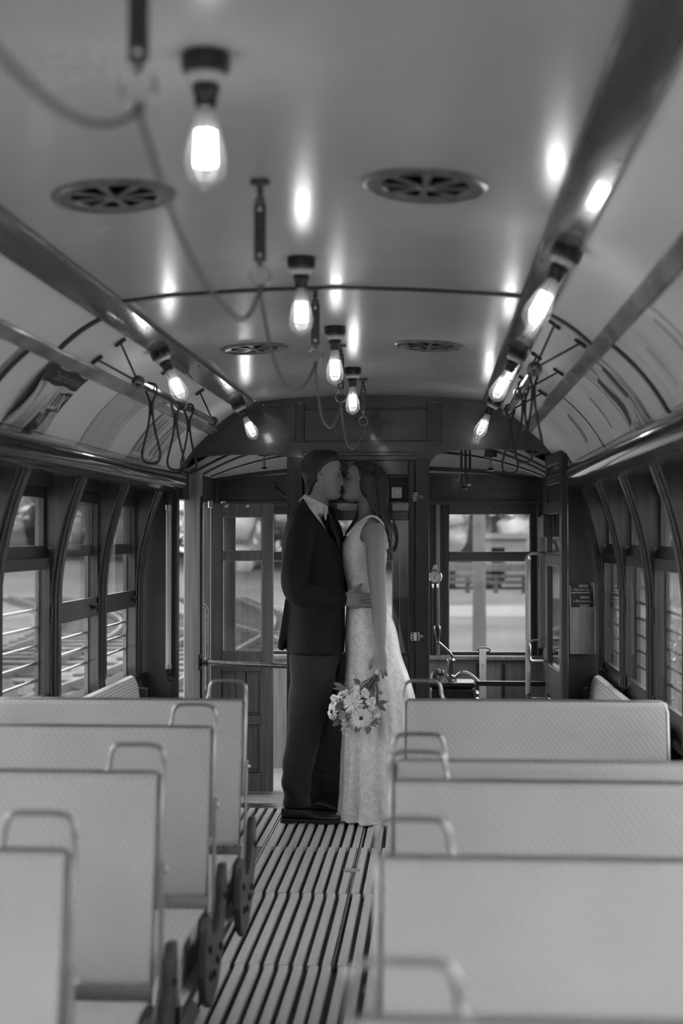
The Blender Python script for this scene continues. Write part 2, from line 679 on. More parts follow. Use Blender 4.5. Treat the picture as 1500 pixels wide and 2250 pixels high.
def lerp_tab(tab, z):
    """piecewise smooth lookup, tab rows sorted by first column descending or ascending"""
    t = sorted(tab)
    if z <= t[0][0]:
        return t[0][1:]
    for a, b in zip(t, t[1:]):
        if z <= b[0]:
            k = (z - a[0]) / (b[0] - a[0])
            return tuple(p + (q - p) * k for p, q in zip(a[1:], b[1:]))
    return t[-1][1:]


def cr(tab, n):
    """catmull-rom resampling of rows (tuples)"""
    out = []
    m = len(tab)
    for i in range(m - 1):
        p0 = tab[max(i - 1, 0)]
        p1 = tab[i]
        p2 = tab[i + 1]
        p3 = tab[min(i + 2, m - 1)]
        for k in range(n):
            t = k / n
            out.append(tuple(0.5 * ((2 * b) + (-a + c) * t + (2 * a - 5 * b + 4 * c - d) * t * t + (-a + 3 * b - 3 * c + d) * t ** 3)
                             for a, b, c, d in zip(p0, p1, p2, p3)))
    out.append(tuple(tab[-1]))
    return out

# ------------------------------------------------------------------ car body: profile (x across, z up)
Y0, YB = -0.95, 7.40            # rear end wall, bulkhead
ROT = random.Random(7)


def seg_curve(p, q, bulge, n=10):
    d = Vector((q[0] - p[0], q[1] - p[1]))
    nr = Vector((-d.y, d.x)).normalized()
    out = []
    for i in range(n + 1):
        t = i / n
        c = Vector(p) + d * t + nr * (bulge * 4 * t * (1 - t))
        out.append((c.x, c.y))
    return out


def ceil_z(x):
    return 2.14 - 0.033 * (x / 0.59) ** 2


C_CENTER = [(-0.59 + 1.18 * i / 24, ceil_z(-0.59 + 1.18 * i / 24)) for i in range(25)]
C_UPPER = seg_curve((0.67, 2.068), (0.808, 1.969), 0.008)
C_AD = seg_curve((0.83, 1.944), (0.99, 1.752), 0.013)


def thick(curve, off):
    """closed polygon: the curve and its copy pushed outward (away from the cabin) by off"""
    n = len(curve)
    outer = []
    for i in range(n):
        a = Vector(curve[max(i - 1, 0)])
        b = Vector(curve[min(i + 1, n - 1)])
        d = (b - a).normalized()
        nr = Vector((-d.y, d.x))
        outer.append((curve[i][0] + nr.x * off, curve[i][1] + nr.y * off))
    return list(curve) + outer[::-1]


def mir(poly, s):
    return [(s * p[0], p[1]) for p in poly]


# roof shell + ceiling panels
roof = MB()
ro = [(1.32 * math.cos(PI * i / 28), 1.70 + 0.58 * math.sin(PI * i / 28)) for i in range(29)]
ri = [(1.27 * math.cos(PI * i / 28), 1.70 + 0.50 * math.sin(PI * i / 28)) for i in range(29)]
roof.prism(ro + ri[::-1], 'y', Y0, YB + 0.06)
ceiling = struct(roof.build('ceiling', 'guard_paint', smooth=True), 'arched pale painted ceiling of the streetcar')
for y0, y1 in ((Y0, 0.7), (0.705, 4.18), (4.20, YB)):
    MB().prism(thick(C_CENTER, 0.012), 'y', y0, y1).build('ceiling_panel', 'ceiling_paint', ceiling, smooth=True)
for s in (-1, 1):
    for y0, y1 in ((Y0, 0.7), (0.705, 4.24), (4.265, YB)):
        MB().prism(mir(thick(C_UPPER, 0.012), s), 'y', y0, y1).build('cove_panel', 'cove_paint_lit', ceiling, smooth=True)
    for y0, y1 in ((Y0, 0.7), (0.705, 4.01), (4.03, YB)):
        MB().prism(mir(thick(C_AD, 0.012), s), 'y', y0, y1).build('card_panel', 'cove_paint_lit', ceiling, smooth=True)
    # dark battens covering the joints
    MB().prism(mir(thick([(p[0], p[1]) for p in C_UPPER], -0.006), s), 'y', 4.235, 4.27).build('joint_batten', 'batten', ceiling)
    MB().prism(mir(thick(C_AD, -0.006), s), 'y', 4.005, 4.04).build('joint_batten', 'batten', ceiling)
    if s < 0:
        MB().prism(mir(thick(C_AD, -0.010), s), 'y', 3.965, 3.985).build('card_clip', 'seat_metal', ceiling)
MB().prism(thick(C_CENTER, -0.006), 'y', 4.174, 4.206).build('joint_batten', 'batten', ceiling)

# wooden ceiling strips, cornices
CORNICE = [(0.99, 1.753), (0.978, 1.742), (0.970, 1.735), (0.962, 1.728), (0.954, 1.712), (0.953, 1.694), (0.958, 1.678), (0.970, 1.662),
           (0.986, 1.651), (1.006, 1.646), (1.012, 1.640), (1.030, 1.636), (1.27, 1.636), (1.27, 1.79), (1.0, 1.79)]
S1 = [(0.588, 2.100), (0.592, 2.092), (0.664, 2.054), (0.674, 2.058), (0.690, 2.095), (0.600, 2.130)]
S2 = [(0.798, 1.972), (0.800, 1.962), (0.822, 1.936), (0.833, 1.936), (0.850, 1.955), (0.815, 1.99)]
tn = 0
for s, side in ((-1, 'left'), (1, 'right')):
    tn += 1
    MBc = MB().prism(mir(CORNICE, s), 'y', Y0, YB)
    struct(MBc.build('trim_%d' % tn, 'cornice_wood', smooth=True), 'polished dark rounded cornice above the %s windows' % side)
    tn += 1
    t1 = empty('trim_%d' % tn, (s * 0.63, 3.0, 2.08))
    struct(t1, 'varnished ceiling strip carrying the bulbs on the %s' % side)
    for y0, y1 in ((Y0, 2.2), (2.202, 4.40), (4.402, YB)):
        MB().prism(mir(S1, s), 'y', y0, y1).build('ceiling_strip', 'strip_wood', t1)
    for y in [0.4 + 0.35 * i for i in range(20)]:
        for xx, zz in ((0.602, 2.0865), (0.655, 2.0585)):
            MB().lathe([(0.004, -0.001), (0.004, 0.0015), (0.0005, 0.003)], (s * xx, y, zz), 6, (-s * 0.46, 0, -0.88)).build('screw', 'bronze', t1)
    tn += 1
    t2 = empty('trim_%d' % tn, (s * 0.82, 3.0, 1.95))
    struct(t2, 'narrow varnished strip above the advertising cards on the %s' % side)
    for y0, y1 in ((Y0, 1.7), (1.702, 3.32), (3.322, YB)):
        MB().prism(mir(S2, s), 'y', y0, y1).build('card_strip', 'card_strip', t2)

# ------------------------------------------------------------------ side walls with curved posts
PITCH = 0.81
POSTS = [7.27 - PITCH * k for k in range(11)]


def post_in(z):
    if z <= 1.12:
        return 1.172
    t = (z - 1.12) / 0.52
    return 1.172 - 0.108 * t ** 1.9


ZS = [0.0, 0.35, 0.7, 1.0, 1.12, 1.17, 1.22, 1.28, 1.34, 1.40, 1.46, 1.52, 1.58, 1.64]


def post_poly(d, outer=1.250):
    return [(post_in(z) + d, z) for z in ZS] + [(outer, 1.64), (outer, 0.0)]


walls = {}
for s, side in ((-1, 'left'), (1, 'right')):
    x0, x1 = sorted((s * 1.215, s * 1.28))
    w = struct(MB().box(x0, x1, Y0, YB + 0.04, -0.03, 0.66).build('wall_' + side, 'wall_paint'),
               'dark %s side wall of the streetcar below and between the windows' % side)
    walls[s] = w
    a, b = sorted((s * 1.165, s * 1.30))
    MB().box(a, b, Y0, YB, 0.66, 0.695).build('window_sill', 'sill_dark', w, bevel=0.006)
    a, b = sorted((s * 1.18, s * 1.31))
    MB().box(a, b, Y0, YB + 0.04, 1.60, 1.80).build('letter_board', 'dark_wood_y', w)
    proto = []
    for k, y in enumerate(POSTS):
        if k == 0:
            p = MB().prism(mir(post_poly(0.010), s), 'y', y - 0.076, y + 0.076).build('window_post', 'post_dark', w, bevel=0.004)
            q = MB().prism(mir(post_poly(0.0), s), 'y', y - 0.048, y + 0.048).build('post_moulding', 'post_dark', p, bevel=0.005)
            r1 = MB().prism(mir(post_poly(-0.006), s), 'y', y - 0.020, y + 0.020).build('post_bead', 'post_dark', p, bevel=0.004)
            sc = []
            for z in (0.95, 1.30, 1.56):
                xx = post_in(z) + 0.010
                sc.append(MB().lathe([(0.007, 0.0), (0.006, 0.003), (0.001, 0.004)], (s * xx, y + 0.062, z), 8, (-s, 0, 0)).build('screw', 'bronze', p))
            proto = [p]
        else:
            c = copy_tree(proto[0], w)
            c.location = (0, y - POSTS[0], 0)
    # dark panels of the near end
    xx0, xx1 = sorted((s * 1.10, s * 1.28))
    MB().box(xx0, xx1, Y0 - 0.05, Y0 + 0.02, 0.0, 1.8).build('corner_post', 'dark_wood_v', w)

# rear end wall behind the camera: three open end windows
rw = MB()
rw.box(-1.28, 1.28, Y0 - 0.05, Y0, -0.03, 0.72)
rw.box(-1.28, 1.28, Y0 - 0.05, Y0, 1.78, 2.24)
for xa, xb in ((-1.28, -1.08), (-0.40, -0.32), (0.32, 0.40), (1.08, 1.28)):
    rw.box(xa, xb, Y0 - 0.05, Y0, 0.72, 1.78)
struct(rw.build('wall_rear', 'dark_wood_v'), 'rear end wall of the streetcar with three open windows')

# ------------------------------------------------------------------ side windows
wn_i = 0


def side_window(s, ya, yb, raised, n, rods=True, pane=True):
    """one bay between posts: fixed upper sash, sliding lower sash, outside guard rods"""
    e = empty('window_%d' % n, (s * 1.24, (ya + yb) / 2, 0.70))
    xu0, xu1 = sorted((s * 1.207, s * 1.226))
    xl0, xl1 = sorted((s * 1.184, s * 1.204))
    # upper sash
    u = MB()
    u.box(xu0, xu1, ya, ya + 0.036, 1.315, 1.60).box(xu0, xu1, yb - 0.036, yb, 1.315, 1.60)
    u.box(xu0, xu1, ya + 0.036, yb - 0.036, 1.315, 1.365).box(xu0, xu1, ya + 0.036, yb - 0.036, 1.555, 1.60)
    uo = u.build('upper_sash', 'dark_wood_v', e)
    if pane:
        MB().box(s * 1.217 - 0.002, s * 1.217 + 0.002, ya + 0.032, yb - 0.032, 1.36, 1.56).build('pane', 'glass', uo)
    # lower sash
    dz = 0.348 if raised else 0.0
    l = MB()
    z0, z1 = 0.697 + dz, 1.318 + dz * 0.8
    l.box(xl0, xl1, ya, ya + 0.032, z0, z1).box(xl0, xl1, yb - 0.032, yb, z0, z1)
    l.box(xl0, xl1, ya + 0.032, yb - 0.032, z0, z0 + 0.085).box(xl0, xl1, ya + 0.032, yb - 0.032, z1 - 0.045, z1)
    lo = l.build('lower_sash', 'dark_wood_v', e)
    if pane:
        MB().box(s * 1.194 - 0.002, s * 1.194 + 0.002, ya + 0.028, yb - 0.028, z0 + 0.08, z1 - 0.04).build('pane', 'glass', lo)
    # lifter and latch on the sash, stops on the posts
    xi = s * 1.182
    for yy in ((yb - 0.10),):
        MB().tube([(xi, yy - 0.022, z0 + 0.035), (xi - s * 0.022, yy - 0.018, z0 + 0.05), (xi - s * 0.026, yy, z0 + 0.056),
                   (xi - s * 0.022, yy + 0.018, z0 + 0.05), (xi, yy + 0.022, z0 + 0.035)], 0.006, 6).build('sash_lift', 'black_iron', lo, smooth=True)
    MB().box(*sorted((s * 1.176, s * 1.185)), yb - 0.030, yb - 0.008, z0 + 0.02, z0 + 0.09).build('sash_latch', 'black_iron', lo, bevel=0.003)
    MB().box(*sorted((s * 1.176, s * 1.192)), yb - 0.012, yb - 0.003, 1.06, 1.13).build('rack_stop', 'bronze', e, bevel=0.003)
    MB().lathe([(0.016, 0.0), (0.016, 0.006), (0.007, 0.008), (0.006, 0.004)], (s * 1.186, yb - 0.002, 1.345), 12, (0, -1, 0)).build('bumper', 'black_iron', e, smooth=True)
    # outer post strips (pale guard boards) and rods
    for yy in (ya - 0.042, yb - 0.020):
        MB().box(*sorted((s * 1.229, s * 1.246)), yy, yy + 0.062, 0.62, 1.60).build('guard_board', 'guard_paint', e)
    if rods:
        for z in (0.832, 0.90, 0.968, 1.042, 1.112):
            MB().tube([(s * 1.238, ya + 0.016, z), (s * 1.238, yb - 0.018, z)], 0.006, 7).build('guard_rod', 'steel', e, smooth=True)
    struct(e)
    return e


for s, side in ((-1, 'left'), (1, 'right')):
    for k in range(10):
        yb, ya = POSTS[k] - 0.068, POSTS[k + 1] + 0.068
        wn_i += 1
        raised = (s < 0 and k in (0, 1)) or k >= 4
        w = side_window(s, ya, yb, raised, wn_i, rods=k < 5, pane=k < 6)
        w['label'] = '%s window in bay %d from the bulkhead, lower sash %s' % (side, k + 1, 'raised' if raised else 'closed')

# ------------------------------------------------------------------ floor
floor = struct(MB().box(-1.22, 1.22, Y0, YB - 0.02, -0.06, -0.022).build('floor', 'floor_dark'), 'dark slatted wooden floor of the aisle')
for s in (-1, 1):
    a, b = sorted((s * 0.43, s * 1.215))
    MB().box(a, b, Y0, 6.42 if s < 0 else 7.36, -0.022, -0.002).build('side_board', 'floor_board', floor)
slat_me = {}
ROWS = [(1.0, 1.92), (1.925, 2.85), (2.855, 3.72), (3.725, 4.655), (4.66, 5.60), (5.605, 6.425), (6.43, 7.33)]
for r, (ya, yb) in enumerate(ROWS):
    sh = [0.004, -0.006, 0.003, 0.007, 0.0, -0.008, 0.0][r]
    xs = [-0.405 + 0.0484 * i for i in range(18)]
    if r == 6:
        xs = [-0.405 - 0.0484 * i for i in range(9, 0, -1)] + xs
    for i, x in enumerate(xs):
        x += sh + ROT.uniform(-0.0015, 0.0015)
        if abs(x + 0.012) < 0.004:
            x -= 0.006
        key = r
        if key not in slat_me:
            o = MB().box(-0.0145, 0.0145, 0, yb - ya, -0.022, 0.0).build('floor_slat', 'slat_wood', floor, bevel=0.0015, seg=1)
            slat_me[key] = o.data
        else:
            o = bpy.data.objects.new('floor_slat', slat_me[key])
            COL.objects.link(o)
            o.parent = floor
        o.location = (x, ya + ROT.uniform(0, 0.004), ROT.uniform(-0.0008, 0.0008))
# twin seams of the trap doors
for xx, ya, yb in ((-0.002, 4.66, 5.93), (-0.002, 6.06, 7.33), (-0.428, 4.66, 7.33)):
    for dx in (-0.0055, 0.0055):
        MB().box(xx + dx - 0.003, xx + dx + 0.003, ya, yb, -0.022, -0.001).build('seam_strip', 'steel', floor)
MB().lathe([(0.036, -0.022), (0.036, 0.002), (0.030, 0.0035), (0.004, 0.0035), (0.003, 0.002)], (-0.010, 5.99, 0), 28).build('floor_cap', 'floor_mat', floor, smooth=True)
thr = MB().box(-1.20, 0.95, 7.335, 7.47, -0.03, -0.001).build('threshold_plate', 'steel', floor)
for i in range(26):
    xx = -1.16 + i * 0.078
    yy = 7.372 + 0.03 * (i % 2)
    MB().box(xx, xx + 0.052, yy, yy + 0.014, -0.004, 0.0003).build('tread_slot', 'batten', thr)

# ------------------------------------------------------------------ bulkhead
PROF = [(0, 2.14), (0.2, ceil_z(0.2)), (0.4, ceil_z(0.4)), (0.59, ceil_z(0.59)), (0.67, 2.068)] + C_UPPER[1:] + C_AD + [(1.02, 1.68), (1.12, 1.60)]


def U(x):
    return lerp_tab(PROF, abs(x))[0]


L_LEFT = [(-1.005, 1.70), (-0.995, 1.745), (-0.97, 1.785), (-0.93, 1.812), (-0.86, 1.824), (-0.75, 1.832), (-0.58, 1.833), (-0.46, 1.827), (-0.424, 1.815)]
L_RIGHT = [(0.311, 1.755), (0.320, 1.79), (0.345, 1.822), (0.39, 1.842), (0.45, 1.85), (0.65, 1.858), (0.86, 1.845), (0.92, 1.825), (0.95, 1.79), (0.955, 1.72)]


def Lw(x):
    if -1.005 <= x <= -0.424:
        return lerp_tab(L_LEFT, x)[0]
    if 0.311 <= x <= 0.955:
        return lerp_tab(L_RIGHT, x)[0]
    if -0.424 < x < 0.311:
        return 1.80
    return 1.715


xs = sorted(set([-1.12 + 2.24 * i / 120 for i in range(121)] + [p[0] for p in L_LEFT + L_RIGHT] +
                [-1.00501, -0.42399, 0.31099, 0.95501] + [-p[0] for p in PROF] + [p[0] for p in PROF]))
lo = [(x, Lw(x)) for x in xs]
hi = [(x, max(U(x) + 0.008, Lw(x) + 0.004)) for x in xs]
bulk = MB().strip(lo, hi, YB, YB + 0.045)
bulk_o = struct(bulk.build('wall_front', 'dark_wood_x'), 'dark varnished bulkhead with two arched openings at the car front')


def wpart(name, m, *boxes, parent=None, bevel=0.003):
    mb = MB()
    for bxx in boxes:
        mb.box(*bxx)
    return mb.build(name, m, parent or bulk_o, bevel=bevel)


wpart('side_panel', 'wall_paint', (-1.22, -1.005, YB + 0.001, YB + 0.045, -0.03, 1.80))
wpart('side_panel', 'wall_paint', (0.955, 1.22, YB + 0.001, YB + 0.045, -0.03, 1.80))
wpart('opening_jamb', 'dark_wood_v', (-1.035, -1.004, YB - 0.015, YB + 0.046, -0.02, 1.70))
wpart('opening_jamb', 'dark_wood_v', (0.925, 0.975, YB + 0.0, YB + 0.055, -0.02, 1.74))
wpart('door_post', 'dark_wood_v', (-0.428, -0.346, YB - 0.02, YB + 0.06, -0.02, 1.815))
wpart('door_post', 'dark_wood_v', (0.240, 0.313, YB - 0.02, YB + 0.06, -0.02, 1.80))
# proud framing of the transom
rx = [x for x in xs if -0.90 <= x <= 0.90]
MB().strip([(x, Lw(x) + 0.001) for x in rx], [(x, min(1.895, U(x) - 0.012)) for x in rx], YB - 0.014, YB + 0.001).build('lower_rail', 'dark_wood_x', bulk_o)
MB().strip([(x, U(x) - 0.034) for x in xs if abs(x) < 1.0], [(x, U(x) + 0.003) for x in xs if abs(x) < 1.0], YB - 0.018, YB + 0.001).build('arch_rim', 'dark_wood_x', bulk_o)
wpart('transom_stile', 'dark_wood_v', (-0.385, -0.337, YB - 0.014, YB + 0.001, 1.894, 2.10))
wpart('transom_stile', 'dark_wood_v', (0.300, 0.378, YB - 0.014, YB + 0.001, 1.894, 2.10))
wpart('panel_bead', 'dark_wood_x', (-0.337, 0.300, YB - 0.008, YB + 0.001, 1.895, 1.905))
wpart('panel_bead', 'dark_wood_x', (-0.337, 0.300, YB - 0.008, YB + 0.001, 2.062, 2.072))
wpart('head_moulding', 'dark_wood_x', (-0.35, 0.245, YB - 0.024, YB + 0.001, 1.822, 1.842))
for xx, zz in ((-0.55, 2.09), (0.62, 2.06), (-0.36, 2.10), (0.34, 2.10), (-0.80, 1.955), (0.80, 1.955)):
    MB().lathe([(0.005, 0), (0.004, 0.003), (0.0005, 0.004)], (xx, YB - 0.018, zz), 8, (0, -1, 0)).build('screw', 'brass', bulk_o)


def put_text(s, size, fn, name, m, parent, **k):
    vs_, fs_ = text_mesh(s, size, **k)
    return MB().add([fn(*p) for p in vs_], fs_).build(name, m, parent, fix=False)


# gilt lettering and ribbon emblem on the transom
put_text('ST. LOUIS CAR CO. BUILDERS', 0.030, lambda a, b, c: (0.012 + a * 0.98, YB - 0.003 - c, 1.950 + b), 'lettering', 'gilt', bulk_o, extrude=0.001)


def arch_text(a, b, c):
    r = 0.26
    th = a / r
    return (0.008 + (r + b) * math.sin(th), YB - 0.003 - c, 2.040 - r + (r + b) * math.cos(th))


put_text('AMERICAN CAR COMPANY', 0.0165, arch_text, 'emblem_lettering', 'gilt', bulk_o, extrude=0.001)
em = MB()
for rr, th in ((0.2705, 0.0018), (0.2500, 0.0018)):
    pts = [(0.008 + rr * math.sin(t), YB - 0.003, 2.040 - 0.26 + rr * math.cos(t)) for t in [-0.46 + 0.92 * i / 24 for i in range(25)]]
    em.tube(pts, th * 0.6, 4)
for q in range(3):
    pts = [(0.008 - 0.085 + 0.17 * i / 12, YB - 0.003, 2.012 - 0.008 * q + 0.004 * math.sin(PI * i / 12) * (1 - q)) for i in range(13)]
    em.tube(pts, 0.0011, 4)
for s in (-1, 1):
    em.tube([(0.008 + s * t[0], YB - 0.003, t[1]) for t in ((0.120, 2.016), (0.134, 2.004), (0.120, 1.996), (0.100, 1.998), (0.070, 1.988), (0.030, 1.984), (0.0, 1.983))], 0.0013, 4)
    em.tube([(0.008 + s * t[0], YB - 0.003, t[1]) for t in ((0.111, 1.996), (0.120, 1.985), (0.108, 1.978))], 0.0013, 4)
em.build('emblem_ribbon', 'gilt', bulk_o)

# ------------------------------------------------------------------ bulkhead door
d1 = struct(empty('door_1', (-0.05, YB, 0.0)), 'closed dark panelled bulkhead door behind the couple')
yd0, yd1 = YB + 0.004, YB + 0.038


def part(name, m, parent, *boxes, bevel=0.003, seg=1):
    mb = MB()
    for b_ in boxes:
        mb.box(*b_)
    return mb.build(name, m, parent, bevel=bevel, seg=seg)


part('stile', 'dark_wood_v', d1, (-0.345, -0.270, yd0, yd1, 0.01, 1.80))
part('stile', 'dark_wood_v', d1, (0.205, 0.239, yd0, yd1, 0.01, 1.80))
part('rail', 'dark_wood_x', d1, (-0.270, 0.205, yd0, yd1, 1.722, 1.80))
part('rail', 'dark_wood_x', d1, (-0.270, 0.205, yd0, yd1, 1.487, 1.537))
part('rail', 'dark_wood_x', d1, (-0.270, 0.205, yd0, yd1, 0.66, 0.792))
part('rail', 'dark_wood_x', d1, (-0.270, 0.205, yd0, yd1, 0.01, 0.16))
part('stile', 'dark_wood_v', d1, (-0.045, -0.015, yd0, yd1, 0.16, 0.66))
part('panel', 'dark_wood_v', d1, (-0.275, -0.040, yd0 + 0.012, yd1 - 0.008, 0.155, 0.665))
part('panel', 'dark_wood_v', d1, (-0.020, 0.210, yd0 + 0.012, yd1 - 0.008, 0.155, 0.665))
part('bead', 'dark_wood_x', d1, (-0.275, 0.210, yd0 - 0.004, yd0 + 0.004, 1.712, 1.722), (-0.275, 0.21, yd0 - 0.004, yd0 + 0.004, 0.785, 0.795))
MB().box(-0.272, 0.207, YB + 0.020, YB + 0.024, 1.535, 1.724).build('pane', 'glass', d1)
MB().box(-0.272, 0.207, YB + 0.020, YB + 0.024, 0.790, 1.489).build('pane', 'glass', d1)
for z in (1.607, 0.886):
    h = MB()
    h.lathe([(0.005, -0.022), (0.005, 0.022)], (0.240, YB - 0.026, z), 10)
    for sx in (-1, 1):
        for k in range(3):
            a = (k - 1) * 0.9
            h.tube([(0.240 + sx * (0.014 + 0.009 * math.cos(t)) * (1 if k == 1 else 0.9), YB - 0.0235, z + 0.013 * (k - 1) + 0.008 * math.sin(t))
                    for t in [2 * PI * i / 10 for i in range(10)]], 0.0024, 5, closed=True)
        h.tube([(0.240 + sx * 0.004, YB - 0.0235, z - 0.016), (0.240 + sx * 0.004, YB - 0.0235, z + 0.016)], 0.003, 5)
    h.tube([(0.270 + 0.008 * math.cos(t), YB - 0.0235, z + 0.007 * math.sin(t)) for t in [2 * PI * i / 10 for i in range(10)]], 0.002, 5, closed=True)
    h.tube([(0.262, YB - 0.0235, z), (0.288, YB - 0.0235, z)], 0.0025, 5)
    h.build('hinge', 'chrome', d1, smooth=True)

# ------------------------------------------------------------------ front platform
YF = 8.60
pf = struct(MB().box(-1.05, 1.05, YB + 0.07, YF + 0.05, -0.06, -0.001).build('floor', 'floor_mat'), 'grey platform floor beyond the bulkhead')


def pz(x, y):
    t = min(max((y - YB) / (YF - YB), 0), 1)
    return 1.752 + 0.235 * (1 - min(abs(x) / 0.98, 1) ** 2.6) * (1 - t ** 3.2)


pc = MB()
nx, ny = 28, 16
for k, dz in enumerate((0.0, 0.02)):
    pc.v += [(-0.98 + 1.96 * i / nx, YB + 0.04 + (YF - YB) * j / ny, pz(-0.98 + 1.96 * i / nx, YB + (YF - YB) * j / ny) + dz) for j in range(ny + 1) for i in range(nx + 1)]
q = (nx + 1) * (ny + 1)
for j in range(ny):
    for i in range(nx):
        a = j * (nx + 1) + i
        pc.f.append((a, a + 1, a + nx + 2, a + nx + 1))
        pc.f.append((q + a, q + a + nx + 1, q + a + nx + 2, q + a + 1))
pco = struct(pc.build('ceiling', 'platform_ceiling', smooth='all', fix=False), 'low domed ceiling of the front platform')
for y in (7.70, 7.98, 8.28, 8.52):
    pts = [(-0.97 + 1.94 * i / 30, y, pz(-0.97 + 1.94 * i / 30, y - 0.04) - 0.003) for i in range(31)]
    MB().tube(pts, 0.010 if y < 8.5 else 0.016, 6).build('ceiling_rib', 'dark_wood_x', pco, smooth=True)
roof2 = MB()
roof2.box(-1.10, 1.10, YB + 0.05, YF + 0.10, 2.02, 2.06)
roof2.build('roof_board', 'guard_paint', pco)

fw = struct(MB().box(-1.05, 1.05, YF, YF + 0.05, -0.03, 0.665).build('wall_platform_front', 'mid_wood_v'), 'front end wall of the platform under the windscreens')
for xx in (0.45, 0.60, 0.75, -0.5, -0.7):
    part('panel_batten', 'dark_wood_v', fw, (xx - 0.012, xx + 0.012, YF - 0.012, YF + 0.001, 0.05, 0.64))
part('sill', 'mid_wood_v', fw, (-1.0, 1.0, YF - 0.05, YF + 0.05, 0.662, 0.69), bevel=0.008, seg=2)
part('header', 'dark_wood_x', fw, (-1.05, 1.05, YF - 0.02, YF + 0.05, 1.60, 2.06))
part('header_moulding', 'dark_wood_x', fw, (-1.0, 1.0, YF - 0.04, YF - 0.018, 1.595, 1.62))
for xa, xb in ((-1.05, -0.955), (-0.405, -0.335), (0.130, 0.385), (0.955, 1.05)):
    part('pillar', 'dark_wood_v', fw, (xa, xb, YF - 0.02, YF + 0.05, 0.66, 1.62))
part('pillar_bead', 'mid_wood_v', fw, (0.352, 0.372, YF - 0.035, YF - 0.018, 0.69, 1.60))
part('end_board', 'guard_paint', fw, (-1.08, 1.08, YF + 0.05, YF + 0.07, 1.62, 2.06))
for i, (xa, xb) in enumerate(((-0.955, -0.405), (-0.335, 0.130), (0.385, 0.955))):
    wn_i += 1
    e = empty('window_%d' % wn_i, ((xa + xb) / 2, YF, 0.69))
    struct(e, ('left', 'centre', 'right')[i] + ' front windscreen of the platform with a cross bar')
    f_ = 0.042
    part('sash_frame', 'dark_wood_v', e, (xa, xa + f_, YF - 0.005, YF + 0.03, 0.69, 1.60), (xb - f_, xb, YF - 0.005, YF + 0.03, 0.69, 1.60))
    part('sash_rail', 'dark_wood_x', e, (xa + f_, xb - f_, YF - 0.005, YF + 0.03, 0.69, 0.708), (xa + f_, xb - f_, YF - 0.005, YF + 0.03, 1.255, 1.31),
         (xa + f_, xb - f_, YF - 0.005, YF + 0.03, 1.538, 1.60))
    for za, zb in ((0.706, 1.257), (1.308, 1.540)):
        MB().box(xa + f_ - 0.004, xb - f_ + 0.004, YF + 0.012, YF + 0.016, za, zb).build('pane', 'glass', e)
        fr = MB()
        fr.box(xa + f_, xa + f_ + 0.004, YF - 0.002, YF + 0.012, za, zb).box(xb - f_ - 0.004, xb - f_, YF - 0.002, YF + 0.012, za, zb)
        fr.box(xa + f_, xb - f_, YF - 0.002, YF + 0.012, zb - 0.004, zb).box(xa + f_, xb - f_, YF - 0.002, YF + 0.012, za, za + 0.004)
        fr.build('glazing_bead', 'pale_wood_v', e)
    MB().prism([(-0.025, 0), (-0.018, 0.012), (0.018, 0.012), (0.025, 0), (0.018, -0.012), (-0.018, -0.012)], 'y', YF - 0.016, YF - 0.004).xf(
        Matrix.Translation(((xa + xb) / 2 + 0.01, 0, 1.572))).build('sash_pull', 'bronze', e, bevel=0.002)

# platform sides
pl = struct(MB().box(-1.05, -0.985, YB + 0.045, YF, 1.60, 2.05).build('wall_platform_left', 'dark_wood_y'), 'header over the open entrance on the left of the platform')
part('corner_post', 'post_wood_v', pl, (-1.011, -0.923, 7.62, 7.70, -0.03, 1.75))
part('corner_post', 'dark_wood_v', pl, (-1.05, -0.96, 8.50, YF + 0.02, -0.03, 1.75))
part('guide_strip', 'dark_wood_v', pl, (-0.923, -0.913, 7.63, 7.665, 0.0, 1.62))
MB().tube([(-1.02, 7.86, 1.02), (-0.935, 7.86, 1.02), (-0.925, 7.86, 1.0), (-0.925, 7.86, 0.55)], 0.009, 8).build('grab_iron', 'bronze', pl, smooth=True)
pr_ = struct(MB().box(0.985, 1.05, YB + 0.045, YF, -0.03, 0.75).build('wall_platform_right', 'dark_wood_y'), 'right side wall of the platform')
part('side_header', 'dark_wood_y', pr_, (0.985, 1.05, YB + 0.045, YF, 1.50, 2.05))
part('side_post', 'dark_wood_v', pr_, (0.96, 1.05, 8.46, YF, 0.74, 1.52))
part('side_post', 'dark_wood_v', pr_, (0.985, 1.05, YB + 0.045, 7.56, 0.74, 1.52))
MB().box(1.015, 1.019, 7.555, 8.465, 0.745, 1.505).build('pane', 'glass', pr_)


